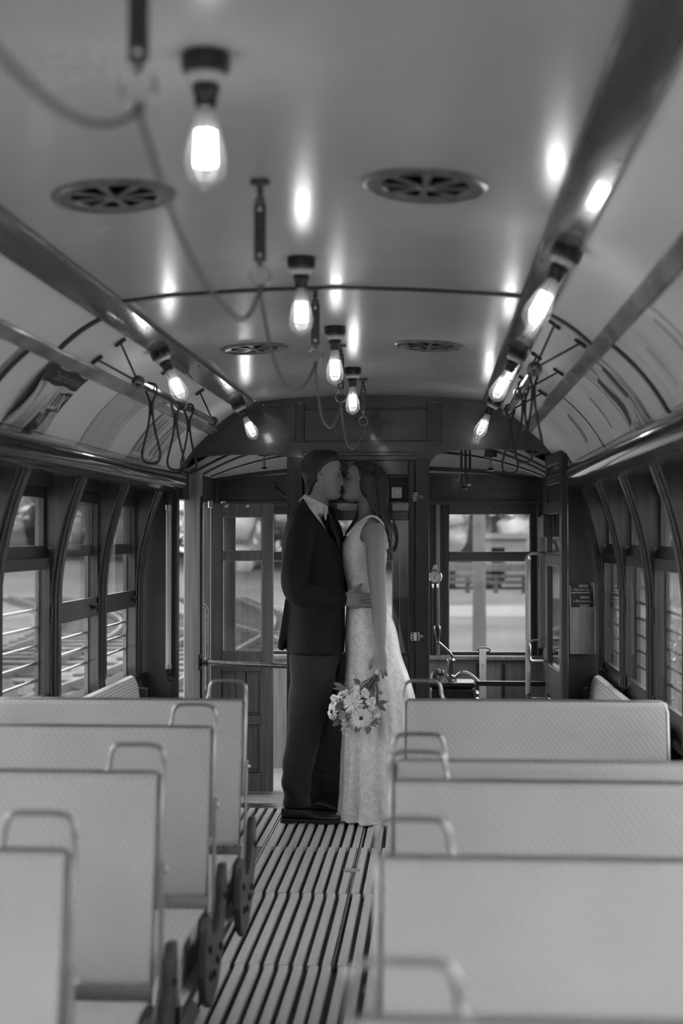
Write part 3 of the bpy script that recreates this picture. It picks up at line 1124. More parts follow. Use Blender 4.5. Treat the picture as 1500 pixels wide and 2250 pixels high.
# folded entrance door on the left of the platform: two leaves
def door_leaf(name, x0, x1, yc, lab, w=0.045, dark=False):
    e = struct(empty(name, ((x0 + x1) / 2, yc, 0.0)), lab)
    y0, y1 = yc - 0.018, yc + 0.018
    sw = 0.062
    part('stile', 'mid_wood_v', e, (x0, x0 + sw, y0, y1, 0.012, 1.585))
    part('stile', 'mid_wood_v', e, (x1 - sw, x1, y0, y1, 0.012, 1.585))
    for za, zb in ((0.012, 0.112), (0.375, 0.425), (0.665, 0.775), (1.275, 1.322), (1.512, 1.585)):
        part('rail', 'mid_wood_v', e, (x0 + sw, x1 - sw, y0, y1, za, zb))
    xm = (x0 + x1) / 2
    part('muntin', 'mid_wood_v', e, (xm - 0.022, xm + 0.022, y0, y1, 0.425, 0.665))
    for xa, xb in ((x0 + sw, xm - 0.022), (xm + 0.022, x1 - sw)):
        part('panel', 'mid_wood_v', e, (xa, xb, yc - 0.006, yc + 0.006, 0.425, 0.665))
        part('panel_field', 'mid_wood_v', e, (xa + 0.012, xb - 0.012, yc - 0.011, yc + 0.006, 0.437, 0.653), bevel=0.004)
    part('panel', 'mid_wood_v', e, (x0 + sw, x1 - sw, yc - 0.006, yc + 0.006, 0.112, 0.375))
    part('panel_field', 'mid_wood_v', e, (x0 + sw + 0.018, x1 - sw - 0.018, yc - 0.011, yc + 0.006, 0.13, 0.357), bevel=0.004)
    for za, zb in ((0.775, 1.275), (1.322, 1.512)):
        MB().box(x0 + sw, x1 - sw, yc - 0.002, yc + 0.002, za, zb).build('pane', 'glass', e)
        fr = MB()
        fr.box(x0 + sw, x0 + sw + 0.004, yc - 0.014, yc - 0.002, za, zb).box(x1 - sw - 0.004, x1 - sw, yc - 0.014, yc - 0.002, za, zb)
        fr.box(x0 + sw, x1 - sw, yc - 0.014, yc - 0.002, zb - 0.004, zb).box(x0 + sw, x1 - sw, yc - 0.014, yc - 0.002, za, za + 0.004)
        fr.build('glazing_bead', 'pale_wood_v', e)
    for xx in (x0 + 0.09, x1 - 0.14):
        MB().lathe([(0.009, 0), (0.009, 0.003), (0.004, 0.004), (0.003, 0.002)], (xx, y0, 1.57), 12, (0, -1, 0)).build('bolt', 'chrome', e, smooth=True)
    part('top_bracket', 'steel', e, (x0 - 0.012, x0 + 0.015, y0 - 0.006, y0, 1.56, 1.60))
    return e


door_leaf('door_2', -0.885, -0.540, 7.755, 'folded wooden entrance door leaf with two panes, left of the groom')
door_leaf('door_3', -0.825, -0.550, 7.830, 'second folded door leaf close behind the first on the left platform')

# swung-open bulkhead door on the right, seen nearly edge on
dr = empty('door_4', (0.925, 7.385, 0.0))
struct(dr, 'open glazed bulkhead door on the right, swung toward the seats')


def drp(name, m, *boxes, parent=None, bevel=0.003):
    mb = MB()
    for b_ in boxes:
        mb.box(*b_)
    o = mb
    base = Vector((0.925, 7.385, 0.0))
    me_parent = parent or dr
    mb.v = [tuple(Vector(p) + base) for p in mb.v]
    return mb.build(name, m, me_parent, bevel=bevel, seg=1)


DW = 0.585     # leaf width, local -y is the free edge
drp('stile', 'dark_wood_v', (-0.016, 0.016, -0.075, 0, 0.012, 1.825))
drp('stile', 'dark_wood_v', (-0.016, 0.016, -DW, -DW + 0.075, 0.012, 1.80))
for za, zb in ((0.012, 0.16), (0.60, 0.755), (1.262, 1.312), (1.52, 1.575), (1.66, 1.70), (1.76, 1.815)):
    drp('rail', 'dark_wood_y', (-0.016, 0.016, -DW + 0.075, -0.075, za, zb))
drp('panel', 'dark_wood_v', (-0.007, 0.007, -DW + 0.075, -0.075, 0.16, 0.60))
drp('panel', 'dark_wood_v', (-0.007, 0.007, -DW + 0.075, -0.075, 1.575, 1.66))
for za, zb in ((0.755, 1.262), (1.312, 1.52), (1.70, 1.76)):
    drp('pane', 'glass', (-0.002, 0.002, -DW + 0.075, -0.075, za, zb), bevel=0)
    drp('glazing_bead', 'strip_wood', (-0.015, -0.003, -DW + 0.075, -0.075, za, za + 0.008), (-0.015, -0.003, -DW + 0.075, -0.075, zb - 0.008, zb), bevel=0)
drp('lock_box', 'black_iron', (-0.045, -0.016, -0.16, -0.03, 1.40, 1.515), bevel=0.006)
for ya in (-0.40, -0.22):
    drp('brass_plate', 'chrome', (-0.020, -0.016, ya, ya + 0.10, 0.567, 0.590), bevel=0.002)
drp('kick_plate', 'bronze', (-0.019, -0.016, -DW + 0.02, -0.02, 0.02, 0.14), bevel=0)
bp_ = Vector((0.925, 7.385, 0))
mbh = MB()
mbh.tube([bp_ + Vector(p) for p in ((-0.016, -0.04, 0.872), (-0.085, -0.04, 0.872), (-0.098, -0.04, 0.862), (-0.100, -0.04, 0.845), (-0.100, -0.04, 0.79),
                                    (-0.098, -0.04, 0.773), (-0.085, -0.04, 0.765), (-0.016, -0.04, 0.765))], 0.006, 8)
mbh.build('pull_handle', 'chrome', dr, smooth=True)
rl = MB()
rl.tube([bp_ + Vector((-0.108, -0.02, z)) for z in (1.285, 1.1, 0.8, 0.600)], 0.014, 12)
rlo = rl.build('grab_rail', 'pole_wood', dr, smooth=True)
for z0, z1 in ((1.285, 1.305), (0.600, 0.580)):
    t = MB()
    t.tube([bp_ + Vector(p) for p in ((-0.108, -0.02, z0), (-0.108, -0.02, z1), (-0.09, -0.02, z1 + (0.012 if z1 > 1 else -0.012)), (-0.016, -0.02, z1 + (0.012 if z1 > 1 else -0.012)))], [0.016, 0.012, 0.009, 0.008], 10)
    t.build('rail_bracket', 'brass', rlo, smooth=True)
dr.rotation_euler = (0, 0, math.radians(3.0))

# ------------------------------------------------------------------ outdoors
GZ = -0.78
RO = random.Random(11)


def ground_z(x, y):
    t = max(0.0, min(1.0, (math.hypot(x, y - 8) - 52) / 28))
    return GZ - 0.02 + 1.75 * t * t * (3 - 2 * t)


gr = MB()
n_ = 100
for j in range(n_ + 1):
    for i in range(n_ + 1):
        x = -160 + 320 * i / n_
        y = -80 + 320 * j / n_
        gr.v.append((x, y, ground_z(x, y)))
for j in range(n_):
    for i in range(n_):
        a = j * (n_ + 1) + i
        gr.f.append((a, a + 1, a + n_ + 2, a + n_ + 1))
tag(gr.build('grass_field', 'grass', smooth='all', fix=False), 'mown grass field around the streetcar outside the windows', 'grass', kind='stuff')


def ribbon(pts, w, z, h=0.05):
    mb = MB()
    P_ = [Vector((p[0], p[1], 0)) for p in pts]
    rings = []
    for i, p in enumerate(P_):
        t = (P_[min(i + 1, len(P_) - 1)] - P_[max(i - 1, 0)]).normalized()
        s_ = Vector((t.y, -t.x, 0)) * (w / 2)
        rings.append([(p - s_ * 1.15) + Vector((0, 0, z - h)), (p + s_ * 1.15) + Vector((0, 0, z - h)), (p + s_) + Vector((0, 0, z)), (p - s_) + Vector((0, 0, z))])
    return mb.loft(rings)


def track(name, pts, lab, sleepers=True, n=6):
    """ballast bed, two rails and sleepers following a curve"""
    c = cr([tuple(p) for p in pts], n)
    e = empty(name, (c[0][0], c[0][1], GZ))
    tag(e, lab, 'track', 'tram tracks outside')
    P_ = [Vector((p[0], p[1], 0)) for p in c]
    for s in (-1, 1):
        line = []
        for i, p in enumerate(P_):
            t = (P_[min(i + 1, len(P_) - 1)] - P_[max(i - 1, 0)]).normalized()
            q_ = p + Vector((t.y, -t.x, 0)) * (0.72 * s)
            line.append((q_.x, q_.y))
        ribbon(line, 0.07, GZ + 0.13, 0.13).build('rail', 'rail_steel', e)
    if sleepers:
        acc = 0.0
        me = None
        for i in range(len(P_) - 1):
            d = P_[i + 1] - P_[i]
            ln = d.length
            while acc < ln:
                p = P_[i] + d * (acc / ln)
                if me is None:
                    o = MB().box(-1.25, 1.25, -0.11, 0.11, -0.05, 0.035).build('sleeper', 'sleeper', e)
                    for v_ in o.data.vertices:
                        v_.co += BASE[e.name]
                    me = o.data
                else:
                    o = bpy.data.objects.new('sleeper', me)
                    COL.objects.link(o)
                    o.parent = e
                o.location = Vector((p.x, p.y, GZ)) - BASE[e.name]
                o.rotation_euler = (0, 0, math.atan2(d.y, d.x) - PI / 2)
                acc += 1.0
            acc -= ln
    return e


yard = MB().box(-18, 18, -18, 12.5, GZ - 0.10, GZ - 0.005)  # added bright ground out of view, a reflector for the ceiling and coves
yard_o = yard.build('bounce_yard', 'bounce_gravel')
tag(yard_o, 'unseen pale ground added beside the streetcar to bounce light onto its ceiling', 'gravel', kind='stuff')
bal = ribbon([(-7.6, 12.6), (-7.2, 16), (-6.6, 20), (-6.2, 32), (-8, 48)], 13.0, GZ + 0.0, 0.06)
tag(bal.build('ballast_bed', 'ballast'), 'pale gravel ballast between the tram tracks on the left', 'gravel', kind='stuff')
track('tram_track', [(-4.2, 2), (-4.3, 14), (-4.0, 24), (-4.4, 36), (-7.5, 50)], 'tram track running close beside the left windows')
track('tram_track', [(-8.4, 2), (-8.0, 14), (-6.8, 24), (-8.4, 36), (-14, 50)], 'outer tram track farther from the left windows')
track('tram_track', [(0.0, 9.0), (-0.6, 16), (-2.2, 24), (-5.0, 33), (-10, 44)], 'tram track branching left ahead of the car')
pth = ribbon([(-4, 41.5), (2, 42.5), (6, 42), (14, 39), (30, 33)], 5.0, GZ + 0.03, 0.1)
tag(pth.build('gravel_path', 'path_gravel'), 'pale gravel path crossing the grass ahead on the right', 'path', kind='stuff')

# utility pole and other things seen through the right windscreen
up = empty('utility_pole', (1.16, 25.5, GZ))
tag(up, 'weathered round utility pole standing in the grass ahead on the right', 'pole')
MB().lathe([(0.125, -0.05), (0.115, 1.5), (0.10, 7.5), (0.02, 7.55)], (1.16, 25.5, GZ), 14).build('shaft', 'timber_grey', up, smooth=True)
MB().box(0.45, 1.87, 25.40, 25.48, GZ + 6.9, GZ + 7.02).build('cross_arm', 'timber_grey', up)
sh_ = empty('storage_shed', (3.4, 66, GZ))
tag(sh_, 'low white shed at the edge of the trees ahead', 'shed')
MB().box(2.5, 4.6, 65, 67.5, GZ - 0.1, GZ + 2.1).build('wall', 'white_paint', sh_)
MB().prism([(2.3, GZ + 2.1), (4.8, GZ + 2.1), (4.6, GZ + 2.35), (2.5, GZ + 2.35)], 'y', 64.8, 67.7).build('roof', 'white_paint', sh_)
MB().box(3.0, 3.6, 64.95, 65.0, GZ, GZ + 1.7).build('shed_door', 'dark_gap', sh_)
fence = empty('rail_fence', (3.0, 56, GZ))
tag(fence, 'low dark timber fence beyond the path ahead', 'fence')
for i in range(9):
    xx = -0.5 + i * 1.1
    MB().box(xx - 0.09, xx + 0.09, 55.95, 56.1, GZ - 0.5, GZ + 0.72).build('fence_post', 'sleeper', fence)
for z in (0.42, 0.66):
    MB().box(-0.6, 8.4, 55.9, 55.96, GZ + z - 0.08, GZ + z + 0.05).build('fence_rail', 'sleeper', fence)
wc = empty('goods_wagon', (4.4, 60.5, GZ))
tag(wc, 'long low flat wagon with open gaps beneath, beyond the fence', 'wagon')
MB().box(0.2, 9.4, 59.8, 62.0, GZ + 0.75, GZ + 1.05).build('deck', 'timber_grey', wc)
for i in range(5):
    MB().box(0.6 + i * 1.9, 1.3 + i * 1.9, 60.0, 61.8, GZ - 0.5, GZ + 0.75).build('axle_box', 'dark_gap', wc)
bo = MB().lathe([(0.11, -0.05), (0.11, 1.02), (0.10, 1.10), (0.06, 1.16), (0.001, 1.18)], (-2.70, 9.9, GZ), 18).build('bollard', 'ballast', smooth=True)
tag(bo, 'rounded grey bollard just outside the first closed left window', 'bollard')


def tree(x, y, h, w, lab, pale=False, seed=0, bark='bark', name='tree', cat='tree', grp='trees around the field'):
    rr = random.Random(seed)
    gz = ground_z(x, y)
    e = empty(name, (x, y, gz - 0.5))
    tag(e, lab, cat, grp)
    MB().tube([(x, y, gz - 0.6), (x + rr.uniform(-.2, .2), y, gz + h * 0.3), (x + rr.uniform(-.4, .4), y, gz + h * 0.7)], [0.035 * h, 0.025 * h, 0.01 * h], 8).build('trunk', bark, e, smooth=True)
    for k in range(4):
        a = rr.uniform(0, 6.28)
        z0 = h * rr.uniform(0.2, 0.4)
        MB().tube([(x, y, gz + z0), (x + math.cos(a) * w * 0.25, y + math.sin(a) * w * 0.25, gz + z0 + h * 0.15), (x + math.cos(a) * w * 0.42, y + math.sin(a) * w * 0.42, gz + z0 + h * 0.32)],
                  [0.014 * h, 0.009 * h, 0.004 * h], 6).build('branch', bark, e, smooth=True)
    cm = MB()
    for k in range(15):
        a = rr.uniform(0, 6.28)
        t = rr.uniform(0.06, 1.0)
        rad = w * 0.42 * math.sqrt(max(0.05, 1 - abs(t - 0.4) ** 1.5 * 1.6)) * rr.uniform(0.2, 1.0)
        c = Vector((x + math.cos(a) * rad, y + math.sin(a) * rad, gz + h * (0.03 + 0.86 * t)))
        r = w * rr.uniform(0.16, 0.30)
        b0 = len(cm.v)
        cm.ball((c.x, c.y, c.z), r, 12, 8)
        for i in range(b0, len(cm.v)):
            v = Vector(cm.v[i])
            d = v - c
            f = 1 + 0.55 * noise.noise(v * (1.3 / r) + Vector((seed, 0, 0)))
            cm.v[i] = tuple(c + d * f)
    cm.build('crown', 'foliage_pale' if pale else 'foliage', e, smooth='all', fix=False)
    # loose leaf sprays that break up the outline
    lf = MB()
    for k in range(420):
        a = rr.uniform(0, 6.28)
        t = rr.uniform(0.04, 1.0)
        rad = w * 0.58 * math.sqrt(max(0.08, 1 - abs(t - 0.4) ** 1.5 * 1.5)) * rr.uniform(0.6, 1.05)
        c = Vector((x + math.cos(a) * rad, y + math.sin(a) * rad, gz + h * (0.06 + 0.92 * t)))
        u = Vector((rr.uniform(-1, 1), rr.uniform(-1, 1), rr.uniform(-1, 1))).normalized()
        v = u.orthogonal().normalized()
        sz = w * rr.uniform(0.025, 0.06)
        lf.add([c - u * sz, c + v * sz * 0.5, c + u * sz, c - v * sz * 0.5], [(0, 1, 2, 3)])
    o = lf.build('leaf_spray', 'foliage_pale' if pale else 'foliage', e, fix=False)
    o['kind'] = 'stuff'
    return e


TREES = [(-33, 62, 12, 8), (-27, 58, 10, 8), (-23, 76, 13, 9), (-17, 74, 10, 8), (-12.5, 76, 13, 8.5), (-9.5, 71, 9, 6.5), (-5.2, 72, 12, 8), (-2.6, 70, 8, 5), (0.2, 74, 12, 7.5),
         (3.2, 79, 10, 6.5), (5.8, 73, 8, 5), (8.6, 76, 12, 8), (11.5, 74, 10, 7), (16, 60, 11, 8), (-36, 44, 11, 9), (-30, 40, 9, 7), (22, 52, 11, 8), (28, 44, 10, 8),
         (6.7, 57, 7.5, 2.2)]
TREES += [(-44 + 6.2 * k, 90 + 4 * (k % 2), 13.5 + (k % 3), 10.5) for k in range(12)]
REG = [(-0.285, 'left of the first left window in view'), (-0.235, 'seen through the nearest left window'), (-0.19, 'seen through the second left window'), (-0.12, 'seen beside the platform corner post'),
       (-0.06, 'seen through the folded door panes'), (0.0, 'hidden behind the couple'), (0.035, 'seen left of the pole in the right windscreen'), (0.085, 'seen right of the pole in the right windscreen'), (9, 'seen between the right hand posts')]
TREES = [t_ for t_ in TREES if -0.34 < (t_[0] - 0.33) / t_[1] < 0.24]
for i, (x, y, h, w) in enumerate(TREES):
    pale = i % 4 == 3 or (h, w) == (7.5, 2.2)
    if (h, w) == (7.5, 2.2):
        lab = 'slender pale trunked tree beyond the fence on the right'
    else:
        q_ = (x - 0.33) / y
        lab = '%s %s tree, %s' % ('pale' if pale else 'dark', 'tall' if h > 10.5 else 'short', next(t for k, t in REG if q_ < k))
    tree(x, y, h, w, lab, pale, 100 + i, 'pale_bark' if (h, w) == (7.5, 2.2) else 'bark')

for k in range(9):  # unseen trees added so the windscreen does not mirror open sky
    tree(-26 + 6.5 * k, -40 - 3 * (k % 2), 9.5 + (k % 3), 9.5, 'unseen tree added behind the streetcar to block the reflected sky', k % 3 == 0, 400 + k, grp='added trees blocking the sky behind the car')
for k in range(15):
    tree(-42 + 4.8 * k, 83 + 2 * (k % 2), 5.0 + 0.5 * (k % 3), 8.5, 'low dense shrub in the hedge below the far tree line', False, 300 + k, name='shrub', cat='shrub', grp='shrubs of the far hedge')

# ------------------------------------------------------------------ lamps with carbon-filament bulbs
def lamp(loc, tilt, lab):
    """ceiling lamp hanging along local -z; tilt leans it inward about the y axis"""
    e = empty('ceiling_lamp', (0, 0, 0))
    MB().lathe([(0.036, 0.012), (0.038, 0.0), (0.037, -0.014), (0.032, -0.018), (0.030, -0.02)], n=24).build('canopy', 'black_iron', e, smooth=True)
    MB().lathe([(0.030, -0.018), (0.031, -0.026), (0.024, -0.034), (0.018, -0.036)], n=24).build('porcelain_ring', 'porcelain', e, smooth=True)
    MB().lathe([(0.019, -0.034), (0.0215, -0.038), (0.0215, -0.046), (0.018, -0.050), (0.0165, -0.066), (0.0155, -0.072), (0.010, -0.074)], n=20).build('socket', 'black_iron', e, smooth=True)
    gl = [(0.0125, -0.068), (0.0145, -0.080), (0.0185, -0.098), (0.0245, -0.120), (0.0295, -0.143), (0.0312, -0.158), (0.0290, -0.172), (0.0225, -0.182), (0.0130, -0.1885), (0.005, -0.192), (0.003, -0.197), (0.0008, -0.199)]
    MB().lathe(cr(gl, 2), n=24).build('bulb', 'bulb_glass', e, smooth='all')
    fl = MB()
    k = 9
    pts = []
    for i in range(k):
        a = 2 * PI * i / k * 1.0
        r0, r1 = 0.0135, 0.0155
        A = (r0 * math.cos(a), r0 * math.sin(a), -0.108)
        B = (r1 * math.cos(a), r1 * math.sin(a), -0.158)
        pts += [A, B] if i % 2 == 0 else [B, A]
    fl.tube(pts, 0.0013, 5)
    fl.build('filament', 'filament', e)
    MB().tube([(0, 0, -0.07), (0, 0, -0.10), (0, 0, -0.165), (0.004, 0, -0.168)], [0.004, 0.002, 0.0012, 0.001], 6).build('glass_stem', 'bulb_glass', e, smooth=True)
    e.location = loc
    e.rotation_euler = (0, tilt, 0)
    tag(e, lab, 'lamp', 'bare bulb ceiling lamps')
    return e


l0 = lamp((-0.016, 2.15, 2.128), 0, 'nearest bulb of the centre row, large and blurred at the top')
LM = [((-0.016, 3.74, 2.128), 0, 'second bulb of the centre row, in front of the dark ceiling joint'),
      ((-0.012, 4.98, 2.128), 0, 'third bulb of the centre row, between two leather cord hangers'),
      ((-0.018, 6.20, 2.128), 0, 'fourth and smallest bulb of the centre row, before the gilt emblem'),
      ((0.640, 3.30, 2.058), 0.46, 'nearest bulb on the right ceiling strip'),
      ((0.634, 5.12, 2.060), 0.46, 'middle bulb on the right ceiling strip, above the grab bar'),
      ((0.632, 6.95, 2.060), 0.46, 'farthest bulb on the right ceiling strip, before the bulkhead'),
      ((-0.640, 5.02, 2.058), -0.46, 'nearer bulb on the left ceiling strip, beside the grab bar'),
      ((-0.632, 7.02, 2.060), -0.46, 'farther bulb on the left ceiling strip, before the bulkhead')]
for loc, tl, lab in LM:
    c = copy_tree(l0)
    c.location = loc
    c.rotation_euler = (0, tl, 0)
    c['label'] = lab


# ------------------------------------------------------------------ ceiling ventilators
def vent(loc, lab):
    e = empty('ceiling_vent', (0, 0, 0))
    MB().lathe([(0.090, -0.001), (0.132, 0.0), (0.132, -0.004), (0.124, -0.010), (0.116, -0.010), (0.110, -0.006), (0.100, -0.006), (0.092, -0.004)], n=48, ring=True).build('rim', 'vent_metal', e, smooth=True)
    MB().lathe([(0.094, -0.0005), (0.094, -0.002), (0.0005, -0.002)], n=40).build('throat', 'void_black', e)
    for k in range(8):
        a = 2 * PI * k / 8
        R_ = Matrix.Rotation(a, 4, 'Z')
        sp = MB()
        sp.add([(0.016, -0.004, -0.0066), (0.092, -0.011, -0.0056), (0.092, 0.011, -0.0056), (0.016, 0.004, -0.0066),
                (0.016, -0.004, -0.0025), (0.092, -0.010, -0.0025), (0.092, 0.010, -0.0025), (0.016, 0.004, -0.0025)],
               [(0, 1, 2, 3), (7, 6, 5, 4), (0, 4, 5, 1), (1, 5, 6, 2), (2, 6, 7, 3), (3, 7, 4, 0)])
        sp.xf(R_).build('grille_blade', 'vent_metal', e)
    MB().lathe([(0.020, -0.003), (0.020, -0.006), (0.014, -0.010), (0.006, -0.012), (0.0005, -0.012)], n=20).build('hub', 'vent_metal', e, smooth=True)
    e.location = loc
    tag(e, lab, 'vent', 'round ceiling ventilators')
    return e


v0 = vent((-0.345, 2.98, ceil_z(0.345) - 0.001), 'near left round bronze ceiling ventilator beside the bell cord')
for loc, lab in (((0.315, 2.94, ceil_z(0.315) - 0.001), 'near right round bronze ceiling ventilator, largest in view'),
                 ((-0.350, 5.42, ceil_z(0.35) - 0.001), 'far left round bronze ceiling ventilator beyond the ceiling joint'),
                 ((0.320, 5.40, ceil_z(0.32) - 0.001), 'far right round bronze ceiling ventilator beyond the ceiling joint')):
    c = copy_tree(v0)
    c.location = loc
    c['label'] = lab
for o_, s_ in ((v0, -1),):
    pass
for o in list(bpy.data.objects):
    if o.name.startswith('ceiling_vent') and o.parent is None:
        x = o.location.x
        o.rotation_euler = (0, math.atan(2 * 0.033 * x / 0.59 ** 2), 0.2 * x)


# ------------------------------------------------------------------ bell cord and its leather hangers
def hanger(loc, lab):
    e = empty('cord_hanger', (0, 0, 0))
    MB().lathe([(0.020, 0.004), (0.020, -0.004), (0.007, -0.006), (0.006, -0.016), (0.009, -0.020), (0.005, -0.024), (0.005, -0.034)], n=16).build('ceiling_flange', 'bronze', e, smooth=True)
    MB().box(-0.010, 0.010, -0.004, 0.004, -0.050, -0.030).build('upper_clip', 'bronze', e, bevel=0.003)
    MB().box(-0.0125, 0.0125, -0.003, 0.003, -0.165, -0.042).build('leather_strap', 'leather', e, bevel=0.0025)
    for z in (-0.056, -0.152):
        MB().lathe([(0.005, 0), (0.005, 0.002), (0.001, 0.004)], (0, -0.003, z), 10, (0, -1, 0)).build('rivet', 'brass', e, smooth=True)
    MB().tube([(0, 0, -0.160), (0, 0, -0.176)], [0.008, 0.004], 8).build('lower_clip', 'bronze', e, smooth=True)
    MB().tube([(0.021 * math.sin(a), 0.004 * math.cos(a), -0.195 + 0.021 * math.cos(a)) for a in [2 * PI * i / 28 for i in range(28)]], 0.0022, 7, closed=True).build('ring', 'brass', e, smooth=True)
    MB().lathe([(0.006, 0.006), (0.006, -0.006), (0.004, -0.012), (0.002, -0.014)], (0.001, 0, -0.219), 10).build('cord_clip', 'bronze', e, smooth=True)
    e.location = loc
    tag(e, lab, 'hanger', 'leather bell cord hangers')
    return e


HY = [1.68, 2.92, 4.19, 5.46, 6.62]
HX = [-0.022, -0.026, -0.016, -0.022, 0.008]
HL = ['nearest leather strap with brass ring holding the bell cord, cut by the frame top',
      'second leather cord hanger, between the two near ventilators',
      'third leather cord hanger, just behind the second centre bulb',
      'fourth leather cord hanger, just behind the third centre bulb',
      'last leather cord hanger before the gilt emblem on the bulkhead']
h0 = hanger((HX[0], HY[0], 2.135), HL[0])
for x, y, lab in list(zip(HX, HY, HL))[1:]:
    c = copy_tree(h0)
    c.location = (x, y, 2.135)
    c['label'] = lab
cp = []
hy = [0.35] + HY + [7.36]
hx = [-0.02] + HX + [-0.02]
for (xa, ya), (xb, yb) in zip(zip(hx, hy), list(zip(hx, hy))[1:]):
    sag = 0.155 if yb < 7.3 else 0.05
    za, zb = 1.912, 1.912 if yb < 7.3 else 1.95
    for i in range(18):
        t = i / 18
        cp.append((xa + (xb - xa) * t + 0.012 * math.sin(PI * t) * (1 if int(ya * 3) % 2 else -1), ya + (yb - ya) * t, za + (zb - za) * t - sag * 4 * t * (1 - t) * (0.85 + 0.3 * abs(t - 0.5))))
cp = cp[:18 * 5 + 5]
cord = MB().tube(cp, 0.0042, 8).build('bell_rope', 'bell_cord', smooth=True)
tag(cord, 'thick bell rope looping between the hangers down the ceiling centre', 'rope')


# ------------------------------------------------------------------ grab bars with hanging straps
def grab_bar(s, ya, yb, lab):
    x, z = s * 0.640, 1.912
    e = empty('grab_bar', (x, ya, z))
    tag(e, lab, 'grab bar', 'overhead grab bars')
    MB().tube([(x, ya + 0.01, z), (x, yb, z)], 0.0135, 14).build('bar', 'brass', e, smooth=True)
    for y in (ya, yb):
        MB().ball((x, y, z), 0.0185, 14, 10).build('end_knob', 'dark_brass', e, smooth='all')
    ym = (ya + yb) / 2
    for y in (ya + 0.02, ym, yb - 0.03):
        MB().tube([(x + 0.018 * math.cos(a), y, z + 0.018 * math.sin(a)) for a in [2 * PI * i / 16 for i in range(16)]], 0.005, 7, closed=True).build('collar', 'dark_brass', e, smooth=True)
        for fx, fz in ((0.700, 2.044), (0.778, 1.988)):
            d = Vector((s * fx - x, 0, fz - z))
            a = MB().tube([(x, y, z), (s * fx, y, fz)], 0.0035, 7)
            ao = a.build('bracket_arm', 'black_iron', e, smooth=True)
            nrm = Vector((s * 0.58, 0, 0.81))
            f_ = MB().box(-0.022, 0.022, -0.010, 0.010, -0.006, 0.004)
            rot = Matrix.Rotation(s * 0.62, 4, 'Y')
            f_.xf(Matrix.Translation((s * fx, y, fz)) @ rot).build('flange', 'black_iron', ao, bevel=0.003)
    return e


gbL = grab_bar(-1, 4.62, 6.28, 'round overhead grab bar below the left ceiling strip')
gbR = grab_bar(1, 4.32, 5.86, 'round overhead grab bar below the right ceiling strip')


def strap_loop(x, y, lab, grp, rz, ln=0.255, wd=0.031):
    e = empty('hand_strap', (x, y, 1.912))
    tag(e, lab, 'strap', grp)
    top, neck, bot = 0.016, -0.075, -ln
    R_ = Matrix.Translation((x, y, 1.912)) @ Matrix.Rotation(rz, 4, 'Z')
    pts = [(0.005, 0, neck - 0.03)]
    right = [(0.005, -0.05), (0.008, -0.035), (0.017, -0.012), (0.018, 0.006), (0.010, 0.0172), (-0.010, 0.0172), (-0.018, 0.006), (-0.017, -0.012), (-0.008, -0.035), (-0.005, -0.05)]
    up_ = [(a * 1.0, 0.0, b) for a, b in right]
    drop = [(-0.005, 0, -0.085), (-0.008, 0, -0.115), (-0.017, 0, -0.160), (-0.027, 0, -0.200), (-wd, 0, -0.225), (-0.027, 0, -0.247), (-0.012, 0, -ln - 0.002), (0.012, 0, -ln - 0.002),
            (0.027, 0, -0.247), (wd, 0, -0.225), (0.027, 0, -0.200), (0.017, 0, -0.160), (0.008, 0, -0.115), (0.005, 0, -0.085)]
    loop = [tuple(p) for p in cr(up_ + drop + [up_[0]], 3)][:-1]
    MB().tube(loop, 0.0042, 7, closed=True).xf(R_).build('loop', 'strap_cord', e, smooth=True)
    MB().tube([(0, 0, -0.045), (0, 0, -0.092)], 0.0085, 8).xf(R_).build('ferrule', 'strap_cord', e, smooth=True)
    return e


for y, lab, rz in ((4.86, 'first leather hand strap on the left bar, nearest the camera', 0.15), (5.33, 'middle leather hand strap on the left bar', 0.25),
                   (5.62, 'last leather hand strap on the left bar, beside the arched opening', 0.35)):
    strap_loop(-0.640, y, lab, 'hand straps on the left bar', rz)
for y, lab, rz in ((4.40, 'first leather hand strap on the right bar, below its end knob', 0.5), (4.86, 'middle leather hand strap on the right bar', 0.3),
                   (5.72, 'last leather hand strap on the right bar, hanging before the opening', -0.1)):
    strap_loop(0.640, y, lab, 'hand straps on the right bar', rz)


# ------------------------------------------------------------------ advertising cards in the coves
def cove_pt(s, y, t, off):
    """t 0 (top) .. 1 (bottom) along the card cove; off toward the cabin"""
    n = len(C_AD) - 1
    f_ = min(max(t, 0), 1) * n
    i = min(int(f_), n - 1)
    k = f_ - i
    a, b = Vector(C_AD[i]), Vector(C_AD[i + 1])
    p = a + (b - a) * k
    d = (b - a).normalized()
    nr = Vector((-d.y, d.x))
    p = p - nr * off
    return (s * p.x, y, p.y)


